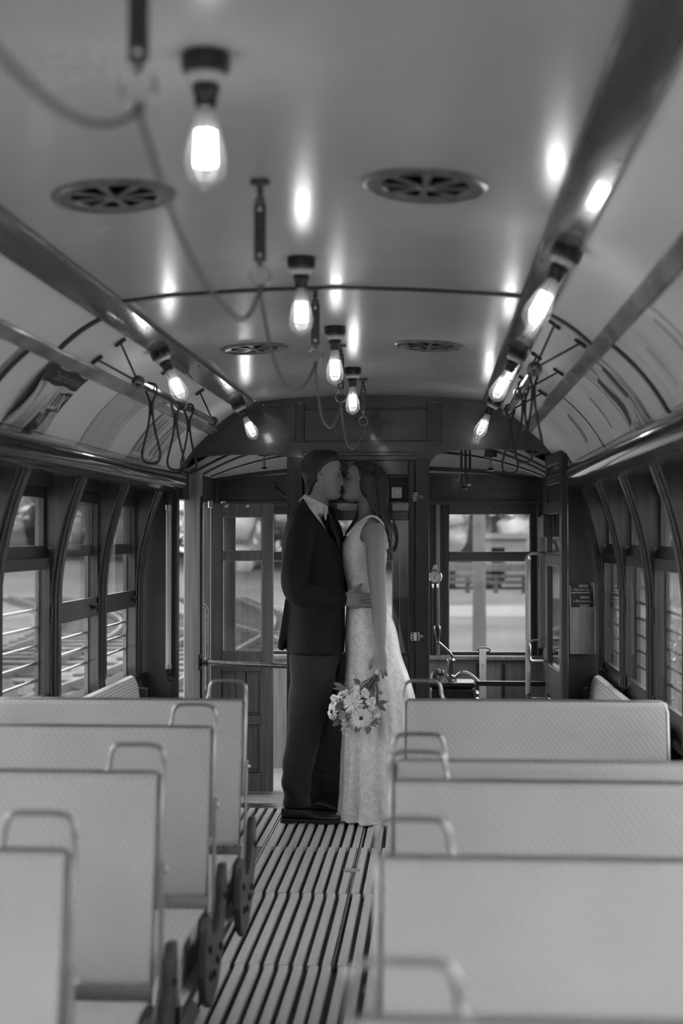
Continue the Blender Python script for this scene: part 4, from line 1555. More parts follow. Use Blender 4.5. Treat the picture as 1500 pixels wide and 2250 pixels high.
def card(s, ya, yb, m, lab, bow=0.0, t0=0.03, t1=0.99):
    mb = MB()
    N_, K_ = 14, 6
    fr = []
    for layer in (0.004, 0.0022):
        for i in range(N_ + 1):
            t = t0 + (t1 - t0) * i / N_
            for j in range(K_ + 1):
                w = bow * math.sin(PI * (t - t0) / (t1 - t0)) * (1 - j / K_) if bow else 0
                fr.append(cove_pt(s, ya + (yb - ya) * j / K_, t, layer + w))
    q_ = (N_ + 1) * (K_ + 1)
    fs = []
    for i in range(N_):
        for j in range(K_):
            a = i * (K_ + 1) + j
            fs.append((a, a + 1, a + K_ + 2, a + K_ + 1))
            fs.append((q_ + a, q_ + a + K_ + 1, q_ + a + K_ + 2, q_ + a + 1))
    for j in range(K_):
        fs.append((j, q_ + j, q_ + j + 1, j + 1))
        a = N_ * (K_ + 1) + j
        fs.append((a, a + 1, q_ + a + 1, q_ + a))
    for i in range(N_):
        a = i * (K_ + 1)
        fs.append((a, a + K_ + 1, q_ + a + K_ + 1, q_ + a))
        a = a + K_
        fs.append((a, q_ + a, q_ + a + K_ + 1, a + K_ + 1))
    mb.add(fr, fs)
    o = mb.build('advertising_card', m, smooth=True)
    tag(o, lab, 'poster', 'advertising cards in the cove')
    return o


def on_card(s, yc, tc, off, bow=0.0, ya=0, yb=1, t0=0.03, t1=0.99):
    """map flat print coordinates (a along the car, b up the card, metres) on the cove"""
    ln = 0.255

    def f_(a, b, c):
        y = yc + a
        t = tc - b / ln
        w = bow * math.sin(PI * max(0, min(1, (t - t0) / (t1 - t0)))) * (1 - (y - ya) / (yb - ya)) if bow else 0
        return cove_pt(s, y, t, off + w)
    return f_


def patch(fn, a0, a1, b0, b1, name, m, parent, n=6, skew=0.0, wav=0.0):
    mb = MB()
    vs_ = []
    for i in range(n + 1):
        for j in range(n + 1):
            a = a0 + (a1 - a0) * j / n
            b = b0 + (b1 - b0) * i / n
            vs_.append(fn(a + skew * b + wav * math.sin(b * 40), b + wav * math.sin(a * 25), 0))
    fs_ = [(i * (n + 1) + j, i * (n + 1) + j + 1, (i + 1) * (n + 1) + j + 1, (i + 1) * (n + 1) + j) for i in range(n) for j in range(n)]
    return mb.add(vs_, fs_).build(name, m, parent, fix=False)


BOW = 0.030
k1 = card(-1, 4.28, 4.76, 'card_lux', 'curved soap advertisement with dark top and the word LUX', bow=BOW)
fc = lambda yc, tc, off: on_card(-1, yc, tc, off, BOW, 4.28, 4.76)
patch(fc(4.52, 0.03, 0.0048), -0.238, 0.238, -0.062, -0.002, 'dark_band', 'ink_dark', k1, 10, wav=0.004)
patch(fc(4.66, 0.56, 0.0048), -0.085, 0.098, -0.028, 0.055, 'dark_panel', 'ink_dark', k1, 10, wav=0.004)
patch(fc(4.60, 0.87, 0.0048), -0.085, 0.045, -0.03, 0.045, 'price_patch', 'ink_dark', k1, 10, wav=0.006)
put_text("Don't hurt hands", 0.048, fc(4.56, 0.155, 0.0056), 'print', 'ink_grey', k1)
put_text('LUX', 0.085, fc(4.645, 0.52, 0.0056), 'print', 'ink_pale', k1, offset=0.003)
put_text('10\u00a2', 0.058, fc(4.585, 0.80, 0.0056), 'print', 'ink_pale', k1)
k2 = card(-1, 5.24, 5.71, 'card_pale', 'faded grey advertising card, middle one above the left windows')
f2 = on_card(-1, 5.48, 0.2, 0.0048)
patch(f2, -0.06, 0.06, -0.03, 0.03, 'pale_block', 'ink_pale', k2)
patch(f2, -0.10, 0.0, -0.085, -0.045, 'pale_block', 'ink_pale', k2, wav=0.004)
patch(f2, 0.09, 0.12, -0.19, 0.03, 'pale_stripe', 'ink_pale', k2)
patch(f2, 0.14, 0.15, -0.19, 0.03, 'pale_stripe', 'ink_pale', k2)
k3 = card(-1, 6.10, 6.78, 'card_train', 'advertising card of a streaked railway picture, nearest the bulkhead on the left')
f3 = on_card(-1, 6.44, 0.06, 0.0048)
patch(f3, -0.33, 0.33, -0.012, 0.004, 'border', 'ink_pale', k3)
patch(f3, -0.335, -0.325, -0.23, 0.004, 'border', 'ink_dark', k3)
patch(f3, 0.12, 0.135, -0.23, 0.004, 'border', 'ink_dark', k3)
patch(f3, -0.33, 0.33, -0.225, -0.21, 'border', 'ink_pale', k3)
k4 = card(1, 3.34, 3.92, 'card_grey', 'pale worn advertising card at the right edge, nearest the camera')
f4 = on_card(1, 3.6, 0.3, 0.0048)
patch(f4, -0.2, -0.18, -0.15, 0.04, 'print_line', 'ink_grey', k4)
patch(f4, 0.11, 0.12, -0.13, 0.0, 'print_line', 'ink_grey', k4)
k5 = card(1, 4.33, 4.70, 'card_figure', 'advertising card with dark flowing figure on the right')
f5 = on_card(1, 4.52, 0.5, 0.0048)
patch(f5, 0.095, 0.175, -0.105, 0.080, 'dark_drape', 'ink_dark', k5, 10, skew=-0.15, wav=0.010)
patch(f5, -0.120, -0.055, -0.02, 0.10, 'dark_drape', 'ink_dark', k5, 10, skew=-0.2, wav=0.008)
patch(f5, -0.03, 0.05, -0.11, 0.10, 'pale_drape', 'ink_pale', k5, 10, skew=-0.2, wav=0.012)
k6 = card(1, 4.76, 5.50, 'card_grey', 'wide pale advertising card, third on the right')
f6 = on_card(1, 5.1, 0.5, 0.0048)
patch(f6, -0.05, -0.02, -0.08, 0.06, 'print_line', 'ink_grey', k6, 8, skew=-0.3, wav=0.006)
k7 = card(1, 5.54, 6.55, 'card_grey', 'grey advertising card beside the open door on the right')
f7 = on_card(1, 6.0, 0.5, 0.0048)
patch(f7, -0.22, -0.12, -0.09, 0.05, 'grey_streak', 'ink_grey', k7, 8, skew=-0.6, wav=0.012)
MB().prism([(p[0], p[1]) for p in thick(C_AD, -0.0045)], 'y', 5.515, 5.528).build('card_edge', 'batten', ceiling)

# ------------------------------------------------------------------ bulkhead fittings
e = empty('grab_pole', (-1.044, 7.355, 0.69))
tag(e, 'pale vertical wooden grab pole on the left bulkhead panel', 'grab pole')
MB().tube([(-1.044, 7.352, 0.72), (-1.044, 7.352, 1.56)], 0.0145, 14).build('pole', 'pole_wood', e, smooth=True)
for z, sg in ((1.555, 1), (0.725, -1)):
    MB().tube([(-1.044, 7.352, z - sg * 0.012), (-1.044, 7.352, z + sg * 0.012)], 0.0175, 14).build('ferrule', 'steel', e, smooth=True)
    MB().tube([(-1.044, 7.352, z + sg * 0.010), (-1.044, 7.356, z + sg * 0.035), (-1.046, 7.378, z + sg * 0.045)], [0.014, 0.011, 0.010], 10).build('bracket', 'bronze', e, smooth=True)
    MB().box(-1.060, -1.032, 7.386, 7.400, z + sg * 0.05 - 0.028, z + sg * 0.05 + 0.028).build('foot_plate', 'bronze', e, bevel=0.006)
e = empty('guard_rail', (-0.69, 7.62, 0.72))
tag(e, 'worn dark pipe rail across the left opening, from post to bulkhead', 'rail')
MB().tube([(-0.912, 7.60, 0.727), (-0.70, 7.53, 0.724), (-0.43, 7.455, 0.722)], 0.0135, 14).build('pipe', 'bronze', e, smooth=True)
MB().tube([(-0.918, 7.602, 0.727), (-0.875, 7.59, 0.7265)], 0.021, 14).build('pipe_flange', 'black_iron', e, smooth=True)
MB().box(-0.924, -0.916, 7.57, 7.635, 0.685, 0.77).build('mount_plate', 'black_iron', e, bevel=0.003)

# brochure box and leaflets on the right bulkhead panel
e = empty('brochure_box', (1.095, 7.385, 0.80))
tag(e, 'pale oak brochure box on the right bulkhead panel', 'box')
bx0, bx1, by0 = 1.030, 1.160, 7.352
MB().box(bx0, bx1, by0, by0 + 0.008, 0.800, 1.040).build('front_board', 'pale_wood_v', e, bevel=0.0015, seg=1)
MB().box(bx0, bx1, 7.392, 7.399, 0.800, 1.165).build('back_board', 'pale_wood_v', e)
for xa in (bx0, bx1 - 0.008):
    MB().prism([(by0 + 0.008, 0.80), (7.392, 0.80), (7.392, 1.150), (7.380, 1.150), (by0 + 0.008, 1.060)], 'x', xa, xa + 0.008).build('side_board', 'pale_wood_v', e)
MB().box(bx0 + 0.008, bx1 - 0.008, by0 + 0.008, 7.392, 0.800, 0.808).build('base_board', 'pale_wood_v', e)
for i, (zt, yy, dx) in enumerate(((1.166, 7.384, -0.004), (1.108, 7.376, 0.003), (1.064, 7.368, 0.0))):
    lf_ = empty('leaflet', (1.095 + dx, yy, 0.82))
    tag(lf_, ('topmost dark membership leaflet in the oak brochure box', 'middle dark membership leaflet in the oak brochure box', 'lowest dark membership leaflet, half hidden by the box front')[i], 'leaflet', 'membership leaflets')
    MB().box(1.040 + dx, 1.146 + dx, yy, yy + 0.003, 0.820, zt).build('sheet', 'ink_dark', lf_)
    put_text('Membership', 0.021, lambda a, b, c, zt=zt, yy=yy, dx=dx: (1.098 + dx + a * 0.75, yy - 0.0006, zt - 0.037 + b), 'print', 'paper', lf_, shear=0.35)
    for za, zb, xa, xb, mm in ((0.010, 0.025, -0.012, 0.036, 'ink_grey'), (0.036, 0.038, -0.05, -0.022, 'ink_pale'), (0.050, 0.055, -0.05, 0.045, 'ink_pale')):
        if zt - zb > 1.02:
            MB().box(1.095 + dx + xa, 1.095 + dx + xb, yy - 0.0008, yy, zt - zb, zt - za).build('print_block', mm, lf_)

# ------------------------------------------------------------------ platform fittings
def gong(x, y, lab):
    e = empty('platform_lamp', (x, y, 1.9))
    tag(e, lab, 'lamp', 'platform ceiling fittings')
    top = pz(x, y - 0.04)
    MB().lathe([(0.036, 0), (0.036, -0.050), (0.030, -0.054), (0.012, -0.055)], (x, y, top + 0.005), 20).build('cap', 'bronze', e, smooth=True)
    MB().lathe([(0.0125, 0), (0.0125, -0.060)], (x, y, top - 0.048), 14).build('tube', 'bulb_glass', e, smooth=True)
    MB().lathe([(0.006, 0), (0.006, -0.060)], (x, y, top - 0.048), 8).build('core', 'steel', e, smooth=True)
    MB().lathe([(0.015, 0), (0.017, -0.006), (0.026, -0.012), (0.020, -0.017), (0.005, -0.018)], (x, y, top - 0.105), 18).build('base_ring', 'bronze', e, smooth=True)


gong(-0.62, 8.0, 'dark capped fitting on the platform ceiling, left of the groom')
gong(0.655, 8.0, 'dark capped fitting on the platform ceiling, in the right opening')
e = empty('bell_valve', (0.515, 8.0, 1.75))
tag(e, 'tall slim valve with a small tap hanging from the platform ceiling', 'valve')
tz = pz(0.515, 7.96)
MB().box(0.483, 0.547, 7.99, 8.02, tz - 0.012, tz + 0.004).build('mount', 'bronze', e, bevel=0.003)
for dx in (-0.024, 0.0, 0.024):
    MB().tube([(0.515 + dx, 8.0, tz - 0.008), (0.515 + dx, 8.0, tz - 0.15 - 0.03 * (dx == 0))], 0.007, 10).build('tube', 'bronze', e, smooth=True)
MB().lathe([(0.012, 0), (0.016, -0.02), (0.012, -0.05), (0.008, -0.07), (0.012, -0.085), (0.004, -0.09)], (0.515, 8.0, tz - 0.17), 14).build('tap_body', 'bronze', e, smooth=True)
MB().tube([(0.485, 8.0, tz - 0.235), (0.545, 8.0, tz - 0.23)], 0.005, 8).build('tap_handle', 'brass', e, smooth=True)
MB().tube([(0.497, 8.0, tz - 0.235), (0.493, 8.0, tz - 0.275)], [0.009, 0.007], 8).build('spout', 'brass', e, smooth=True)

e = empty('coat_hook', (-0.44, 8.56, 1.66))
tag(e, 'curved dark hook on the platform header beside the groom', 'hook')
MB().tube(cr([(-0.62, 8.575, 1.70), (-0.60, 8.545, 1.685), (-0.57, 8.535, 1.655), (-0.51, 8.535, 1.638), (-0.45, 8.535, 1.64)], 4), 0.008, 8).build('arm', 'black_iron', e, smooth=True)
MB().box(-0.635, -0.605, 8.570, 8.581, 1.675, 1.73).build('plate', 'black_iron', e, bevel=0.003)

e = empty('air_gauge', (0.345, 8.55, 1.165))
tag(e, 'round brass air gauge on the pillar beside the right windscreen', 'gauge')
gx, gy, gz = 0.345, 8.545, 1.162
MB().lathe([(0.002, 0.03), (0.036, 0.03), (0.042, 0.024), (0.043, 0.0), (0.039, -0.006), (0.035, -0.004), (0.034, 0.002)], (gx, gy, gz), 30, (0, 1, 0)).build('case', 'brass', e, smooth=True)
MB().lathe([(0.035, 0.0), (0.0005, -0.0005)], (gx, gy + 0.001, gz), 28, (0, -1, 0)).build('dial', 'gauge_face', e)
for k in range(10):
    a = math.radians(-225 + 27 * k + 0)
    ca, sa = math.cos(a), -math.sin(a)
    MB().tube([(gx + 0.026 * ca, gy - 0.001, gz + 0.026 * sa), (gx + 0.032 * ca, gy - 0.001, gz + 0.032 * sa)], 0.0012, 4).build('tick', 'ink_dark', e)
MB().tube([(gx - 0.008, gy - 0.002, gz - 0.012), (gx + 0.012, gy - 0.002, gz + 0.022)], [0.0022, 0.0008], 5).build('needle', 'ink_dark', e)
MB().tube([(gx + 0.004, gy - 0.002, gz - 0.014), (gx - 0.010, gy - 0.002, gz + 0.020)], [0.0022, 0.0008], 5).build('needle', 'ink_grey', e)
MB().prism([(-0.030, 0.030), (-0.012, 0.058), (-0.012, 0.068), (0.0, 0.076), (0.012, 0.068), (0.012, 0.058), (0.030, 0.030)], 'y', gy + 0.01, gy + 0.02).xf(Matrix.Translation((gx, 0, gz))).build('hanger_lug', 'brass', e, bevel=0.003)
for dx in (-0.014, 0.014):
    MB().lathe([(0.007, 0), (0.009, -0.006), (0.009, -0.016), (0.006, -0.018), (0.006, -0.028)], (gx + dx, gy + 0.012, gz - 0.038), 8).build('pipe_union', 'brass', e)
    MB().tube([(gx + dx, gy + 0.012, gz - 0.062), (gx + dx, gy + 0.014, 0.70)], 0.004, 6).build('air_pipe', 'bronze', e, smooth=True)

# motorman's controller with crank handle
cx, cyy = 0.43, 8.02
e = empty('controller', (cx, cyy, 0.0))
tag(e, 'dark controller stand with a bright crank handle on the right platform', 'controller')
MB().box(0.315, 0.560, 7.93, 8.14, 0.0, 0.565).build('cabinet', 'black_iron', e, bevel=0.02, seg=3)
MB().box(0.305, 0.570, 7.92, 8.15, 0.565, 0.592).build('cap', 'black_iron', e, bevel=0.01, seg=2)
for i, z in enumerate((0.545, 0.515)):
    MB().lathe([(0.016, 0), (0.022, 0.006), (0.016, 0.02), (0.003, 0.024)], (0.565, 7.97, z - 0.02), 14, (1, 0, 0)).build('drum_knob', 'steel', e, smooth=True)
MB().lathe([(0.036, 0), (0.036, 0.010), (0.028, 0.013), (0.028, 0.030), (0.018, 0.034), (0.014, 0.044)], (0.430, cyy - 0.03, 0.592), 18).build('spindle_base', 'brass', e, smooth=True)
MB().lathe([(0.020, 0), (0.021, 0.004), (0.021, 0.074), (0.024, 0.078), (0.020, 0.084), (0.010, 0.086)], (0.432, cyy - 0.03, 0.634), 18).build('spindle', 'brass', e, smooth=True)
hn = MB().tube(cr([(0.434, 7.99, 0.716), (0.434, 7.985, 0.735), (0.420, 7.97, 0.757), (0.385, 7.93, 0.793), (0.362, 7.91, 0.815)], 4), 0.0095, 10, flat=0.8)
hn.build('crank', 'brass', e, smooth=True)
MB().lathe(cr([(0.008, 0), (0.010, 0.006), (0.009, 0.016), (0.014, 0.050), (0.0195, 0.080), (0.020, 0.092), (0.014, 0.102), (0.001, 0.105)], 2), (0.360, 7.908, 0.808), 16, (-0.05, 0, 1)).build('grip', 'dark_brass', e, smooth='all')
MB().tube(cr([(0.455, 8.0, 0.610), (0.49, 7.99, 0.640), (0.53, 7.99, 0.635), (0.575, 7.99, 0.600), (0.59, 7.99, 0.575)], 4), 0.011, 8, flat=0.6).build('guard_bow', 'steel', e, smooth=True)
MB().lathe([(0.018, 0), (0.024, 0.01), (0.024, 0.03), (0.016, 0.04), (0.020, 0.05), (0.012, 0.06)], (0.335, 7.98, 0.640), 14, (1, 0, 0)).build('brake_valve', 'bronze', e, smooth=True)
MB().lathe([(0.03, 0), (0.03, 0.03), (0.02, 0.05)], (0.345, 7.98, 0.590), 14).build('brake_base', 'black_iron', e, smooth=True)
MB().tube([(0.322, 7.93, 0.66), (0.345, 7.93, 0.672)], 0.006, 6).build('brake_lever', 'chrome', e, smooth=True)
br = MB().box(0.56, 0.985, 7.955, 7.985, 0.572, 0.598).build('barrier_bar', 'black_iron', bevel=0.003)
tag(br, 'flat black bar from the controller to the right platform wall', 'bar')

# window strap on the right windscreen
e = empty('window_strap', (0.63, 8.55, 0.70))
tag(e, 'pale leather window strap hanging from the right windscreen sill', 'strap')
MB().tube([(0.60, 8.555, 0.728), (0.605, 8.545, 0.738), (0.66, 8.545, 0.738), (0.672, 8.548, 0.730), (0.668, 8.550, 0.718), (0.655, 8.552, 0.714), (0.61, 8.552, 0.714)], 0.006, 6, closed=True).build('slot_plate', 'bronze', e, smooth=True)
rings = []
for y, z in ((8.585, 0.728), (8.55, 0.733), (8.535, 0.725), (8.53, 0.70), (8.53, 0.55), (8.535, 0.38), (8.54, 0.28)):
    rings.append([(0.607, y, z), (0.648, y, z), (0.648, y + 0.004, z + 0.001), (0.607, y + 0.004, z + 0.001)])
MB().loft(rings).build('band', 'pole_wood', e, smooth=True)
MB().lathe([(0.005, 0), (0.004, 0.003), (0.0005, 0.004)], (0.627, 8.53, 0.635), 8, (0, -1, 0)).build('stud', 'brass', e)
nt_ = MB().box(0.085, 0.145, YF - 0.024, YF - 0.021, 1.635, 1.70).build('notice_card', 'paper')
tag(nt_, 'small white notice with a ruled border on the header seen through the bulkhead door', 'notice')
MB().box(0.100, 0.135, YF - 0.0246, YF - 0.0240, 1.648, 1.690).build('ruled_border', 'ink_grey', nt_)
MB().box(0.104, 0.131, YF - 0.0252, YF - 0.0246, 1.652, 1.686).build('card_field', 'paper', nt_)

# ------------------------------------------------------------------ walk-over seats of woven rattan
def slab(x0, x1, prof, r=0.02, n=5):
    """rounded upholstered slab: prof = closed outline in (y,z); ends x0/x1 rounded by inset rings"""
    cy_ = sum(p[0] for p in prof) / len(prof)
    cz_ = sum(p[1] for p in prof) / len(prof)
    rings = []

    def ring(x, k):
        out = []
        for y, z in prof:
            d = Vector((y - cy_, z - cz_))
            L_ = d.length
            f_ = max(0.0, (L_ - k)) / L_
            out.append((x, cy_ + d.x * f_, cz_ + d.y * f_))
        return out
    for i in range(n + 1):
        a = PI / 2 * i / n
        rings.append(ring(x0 + r * (1 - math.sin(a)), r * (1 - math.cos(PI / 2 - a)) if False else r * (1 - math.sin(a))))
    for i in range(n, -1, -1):
        a = PI / 2 * i / n
        rings.append(ring(x1 - r * (1 - math.sin(a)), r * (1 - math.sin(a))))
    return MB().loft(rings)


def rrect(y0, y1, z0, z1, r, n=4):
    pts = []
    for cy_, cz_, a0 in ((y1 - r, z1 - r, 0), (y0 + r, z1 - r, PI / 2), (y0 + r, z0 + r, PI), (y1 - r, z0 + r, 1.5 * PI)):
        for i in range(n + 1):
            a = a0 + PI / 2 * i / n
            pts.append((cy_ + r * math.cos(a), cz_ + r * math.sin(a)))
    return pts


def seat(side, ytop, face, lab):
    """side -1 left / +1 right of the aisle; face -1: sitter faces the camera end, +1: faces the bulkhead"""
    s = side
    f = face
    xa, xw = s * 0.245, s * 1.040          # aisle end, wall end
    x0, x1 = min(xa, xw), max(xa, xw)
    e = empty('rattan_seat', ((xa + xw) / 2, ytop + f * 0.25, 0.0))
    tag(e, lab, 'seat', 'woven rattan seats beside the aisle')

    # back: local panel in the yz plane, leaning; bottom at ytop+f*0.065
    zt, zb = 0.897, 0.470
    lean = 0.070

    def Y(z):
        return ytop + f * lean * (zt - z) / (zt - zb)
    th = 0.020
    bk = []
    for z, t in ((zt, 0.006), (zt - 0.004, 0.014), (zt - 0.014, th), (0.80, th + 0.001), (0.68, th + 0.002), (0.56, th + 0.001), (zb + 0.02, th), (zb + 0.006, 0.014), (zb, 0.006)):
        bk.append((Y(z) + t, z))
    for z, t in ((zb, 0.006), (zb + 0.006, 0.014), (zb + 0.02, th), (0.56, th + 0.001), (0.68, th + 0.002), (0.80, th + 0.001), (zt - 0.014, th), (zt - 0.004, 0.014), (zt, 0.006)):
        bk.append((Y(z) - t, z))
    slab(x0 + 0.008, x1 - 0.008, bk, 0.012, 4).build('backrest', 'rattan', e, smooth=True)
    # thin metal edging over the top and down the wall end
    yt = ytop
    ed = [(xa, Y(0.62), 0.62), (xa, Y(0.86), 0.86), (xa + s * 0.002, Y(0.89), 0.890), (xa + s * 0.012, yt, zt + 0.001), (xa + s * 0.4, yt, zt + 0.002), (xw - s * 0.022, yt, zt + 0.001), (xw - s * 0.006, yt, zt - 0.006),
          (xw, Y(0.86), 0.865), (xw, Y(0.5), 0.50)]
    MB().tube(ed, 0.0055, 8).build('edge_strip', 'seat_metal', e, smooth=True)
    # grab handle on the aisle corner
    hw, hh = 0.112, 0.060
    x_in = xa + s * hw
    hp = [(xa - s * 0.002, Y(0.66), 0.66), (xa - s * 0.003, Y(0.80), 0.80), (xa - s * 0.003, yt, zt - 0.01), (xa - s * 0.003, yt, zt + hh - 0.024), (xa + s * 0.004, yt, zt + hh - 0.007), (xa + s * 0.020, yt, zt + hh),
          (xa + s * 0.05, yt, zt + hh + 0.001), (x_in - s * 0.022, yt, zt + hh), (x_in - s * 0.008, yt, zt + hh - 0.007), (x_in - s * 0.002, yt, zt + hh - 0.024), (x_in, yt, zt + 0.018), (x_in + s * 0.006, yt, zt + 0.006), (x_in + s * 0.024, yt, zt + 0.001)]
    MB().tube(cr(hp, 3), 0.0050, 8).build('grab_handle', 'seat_metal', e, smooth=True)
    # flat arm from the back down to the pivot
    ax0, ax1 = sorted((xa - s * 0.004, xa - s * 0.013))
    am = [(Y(0.72) - 0.006, 0.72), (Y(0.72) + 0.006, 0.72), (Y(0.50) + 0.010, 0.50), (ytop + f * 0.115 + 0.016, 0.43), (ytop + f * 0.145 + 0.01, 0.36), (ytop + f * 0.145 - 0.014, 0.36), (ytop + f * 0.115 - 0.014, 0.43), (Y(0.50) - 0.010, 0.50)]
    MB().prism(am, 'x', ax0, ax1).build('back_arm', 'seat_metal', e, bevel=0.003)
    MB().lathe([(0.007, 0), (0.007, 0.004), (0.004, 0.006), (0.001, 0.0065)], (ax0 if s > 0 else ax1, Y(0.70), 0.70), 12, (-s, 0, 0)).build('arm_stud', 'steel', e, smooth=True)
    # cushion, sitter side of the back
    ya, yb = sorted((ytop + f * 0.085, ytop + f * 0.500))
    prof = rrect(ya, yb, 0.315, 0.452, 0.055, 5)
    prof = [(y, z + 0.012 * math.sin(PI * (y - ya) / (yb - ya)) * (1 if z > 0.4 else 0)) for y, z in prof]
    slab(x0 + 0.010, x1 - 0.002, prof, 0.020, 5).build('cushion', 'rattan', e, smooth=True)
    # cast end frame with its notched quadrant, bolts, legs
    fx0, fx1 = sorted((xa - s * 0.014, xa - s * 0.034))
    yc = (ya + yb) / 2

    def fy(d):
        return yc + f * (d * 1.45 + 0.03)
    fr = [(fy(-0.225), 0.545), (fy(-0.195), 0.550), (fy(-0.180), 0.520), (fy(-0.172), 0.470), (fy(-0.150), 0.425), (fy(-0.110), 0.405), (fy(-0.075), 0.412), (fy(-0.055), 0.440), (fy(-0.045), 0.468),
          (fy(-0.012), 0.455), (fy(0.015), 0.415), (fy(0.022), 0.350), (fy(0.005), 0.285), (fy(-0.050), 0.245), (fy(-0.120), 0.265), (fy(-0.180), 0.330), (fy(-0.215), 0.420), (fy(-0.228), 0.490)]
    fo = MB().prism(fr, 'x', fx0, fx1).build('end_frame', 'cast_iron', e, bevel=0.004)
    for dy, dz in ((-0.14, 0.36), (-0.105, 0.34), (-0.07, 0.32), (-0.03, 0.33), (-0.02, 0.40), (-0.19, 0.47)):
        MB().lathe([(0.010, 0), (0.010, 0.005), (0.004, 0.008), (0.001, 0.008)], (fx0 if s > 0 else fx1, fy(dy), dz), 8, (-s, 0, 0)).build('bolt', 'black_iron', fo, smooth=True)
    MB().box(x0 + 0.05, x1 - 0.01, yc - 0.16, yc + 0.16, 0.270, 0.318).build('seat_frame', 'black_iron', e)
    MB().tube([(xa, fy(-0.11), 0.30), (xw, fy(-0.11), 0.30)], 0.018, 8).build('cross_bar', 'black_iron', e, smooth=True)
    lx = xa + s * 0.16
    MB().prism([(lx - 0.05, 0.0), (lx + 0.05, 0.0), (lx + 0.022, 0.04), (lx + 0.018, 0.24), (lx + 0.05, 0.275), (lx - 0.05, 0.275), (lx - 0.018, 0.24), (lx - 0.022, 0.04)], 'y', yc - 0.14, yc + 0.14).build('pedestal', 'black_iron', e, bevel=0.004)
    MB().box(*sorted((xw + s * 0.0, xw + s * 0.178)), yc - 0.15, yc + 0.15, 0.255, 0.300).build('wall_bracket', 'black_iron', e)
    return e


SEATS = [(-1, 4.350, -1, 'left rattan seat farthest from the camera, its whole back in view'),
         (-1, 3.730, -1, 'second rattan seat from the bulkhead on the left of the aisle'),
         (-1, 3.005, -1, 'third rattan seat from the bulkhead on the left of the aisle'),
         (-1, 2.250, -1, 'blurred rattan seat at the lower left corner, nearest on the left'),
         (1, 4.390, -1, 'right rattan seat farthest from the camera, beside the bridal gown'),
         (1, 3.205, 1, 'rattan seat on the right with its back flipped toward the camera'),
         (1, 2.940, -1, 'third rattan seat on the right, just before the flipped one'),
         (1, 2.240, -1, 'large blurred rattan seat on the right, second from the camera'),
         (1, 1.490, -1, 'rattan seat at the bottom right edge, only its handle and top showing')]
for a in SEATS:
    seat(*a)


# ------------------------------------------------------------------ lengthwise benches near the bulkhead
def bench(s, ya, yb, lab):
    e = empty('side_bench', (s * 1.0, (ya + yb) / 2, 0.0))
    tag(e, lab, 'bench', 'lengthwise benches along the walls')
    prof = [(s * a, b) for a, b in ((1.160, 0.42), (1.158, 0.70), (1.150, 0.722), (1.132, 0.730), (1.112, 0.722), (1.098, 0.69), (1.060, 0.45), (1.070, 0.42))]
    rings = []
    for k, (y, q_) in enumerate(((ya, 0.030), (ya + 0.012, 0.010), (ya + 0.03, 0.0), (yb - 0.03, 0.0), (yb - 0.012, 0.010), (yb, 0.030))):
        cx_ = s * 1.12
        rings.append([(cx_ + (p[0] - cx_) * (1 - q_ * 4), y, p[1] - (q_ * 0.9 if p[1] > 0.6 else -q_ * 0.2)) for p in prof])
    MB().loft(rings).build('backrest', 'rattan_side', e, smooth=True)
    cp_ = rrect(0.62, 1.085, 0.33, 0.455, 0.045, 4)
    rings = []
    for y, q_ in ((ya, 0.02), (ya + 0.02, 0.0), (yb - 0.02, 0.0), (yb, 0.02)):
        rings.append([(s * (0.85 + (p[0] - 0.85) * (1 - q_)), y, 0.39 + (p[1] - 0.39) * (1 - q_ * 4)) for p in cp_])
    MB().loft(rings).build('cushion', 'rattan_side', e, smooth=True)
    MB().box(*sorted((s * 0.70, s * 1.15)), ya + 0.02, yb - 0.02, 0.0, 0.33).build('base_box', 'dark_wood_y', e, bevel=0.004)
    MB().box(*sorted((s * 1.06, s * 1.165)), yb + 0.002, yb + 0.035, 0.30, 0.665).build('arm_board', 'dark_wood_v', e, bevel=0.006)


m, nt, N, L, b = new_mat('rattan_side')
tc = N.new('ShaderNodeTexCoord')
wv = N.new('ShaderNodeTexWave')
wv.bands_direction = 'Z'
wv.inputs['Scale'].default_value = 24
wv.inputs['Distortion'].default_value = 0.4
L.new(tc.outputs['Object'], wv.inputs['Vector'])
rp = N.new('ShaderNodeValToRGB')
rp.color_ramp.elements[0].color = g(0.34)
rp.color_ramp.elements[1].color = g(0.62)
L.new(wv.outputs['Fac'], rp.inputs['Fac'])
L.new(rp.outputs['Color'], b.inputs['Base Color'])
bp = N.new('ShaderNodeBump')
bp.inputs['Strength'].default_value = 0.3
bp.inputs['Distance'].default_value = 0.003
L.new(wv.outputs['Fac'], bp.inputs['Height'])
L.new(bp.outputs['Normal'], b.inputs['Normal'])
b.inputs['Roughness'].default_value = 0.7
M['rattan_side'] = m
bench(-1, 5.05, 6.86, 'lengthwise rattan bench under the far left windows')
bench(1, 5.05, 7.02, 'lengthwise rattan bench under the far right windows')

# ------------------------------------------------------------------ the couple
def ell(cx, cy, z, a, b, n=28, p=2.0, tilt=None):
    """horizontal superellipse ring"""
    out = []
    for i in range(n):
        t = 2 * PI * i / n
        c, s = math.cos(t), math.sin(t)
        out.append((cx + a * math.copysign(abs(c) ** (2 / p), c), cy + b * math.copysign(abs(s) ** (2 / p), s), z))
    return out


def body_loft(rows, n=28, k=4, p=2.2):
    """rows: z, xmin, xmax, ycentre, yhalf"""
    r = cr(rows, k)
    return [ell((q_[1] + q_[2]) / 2, q_[3], q_[0], abs(q_[2] - q_[1]) / 2, q_[4], n, p) for q_ in r]


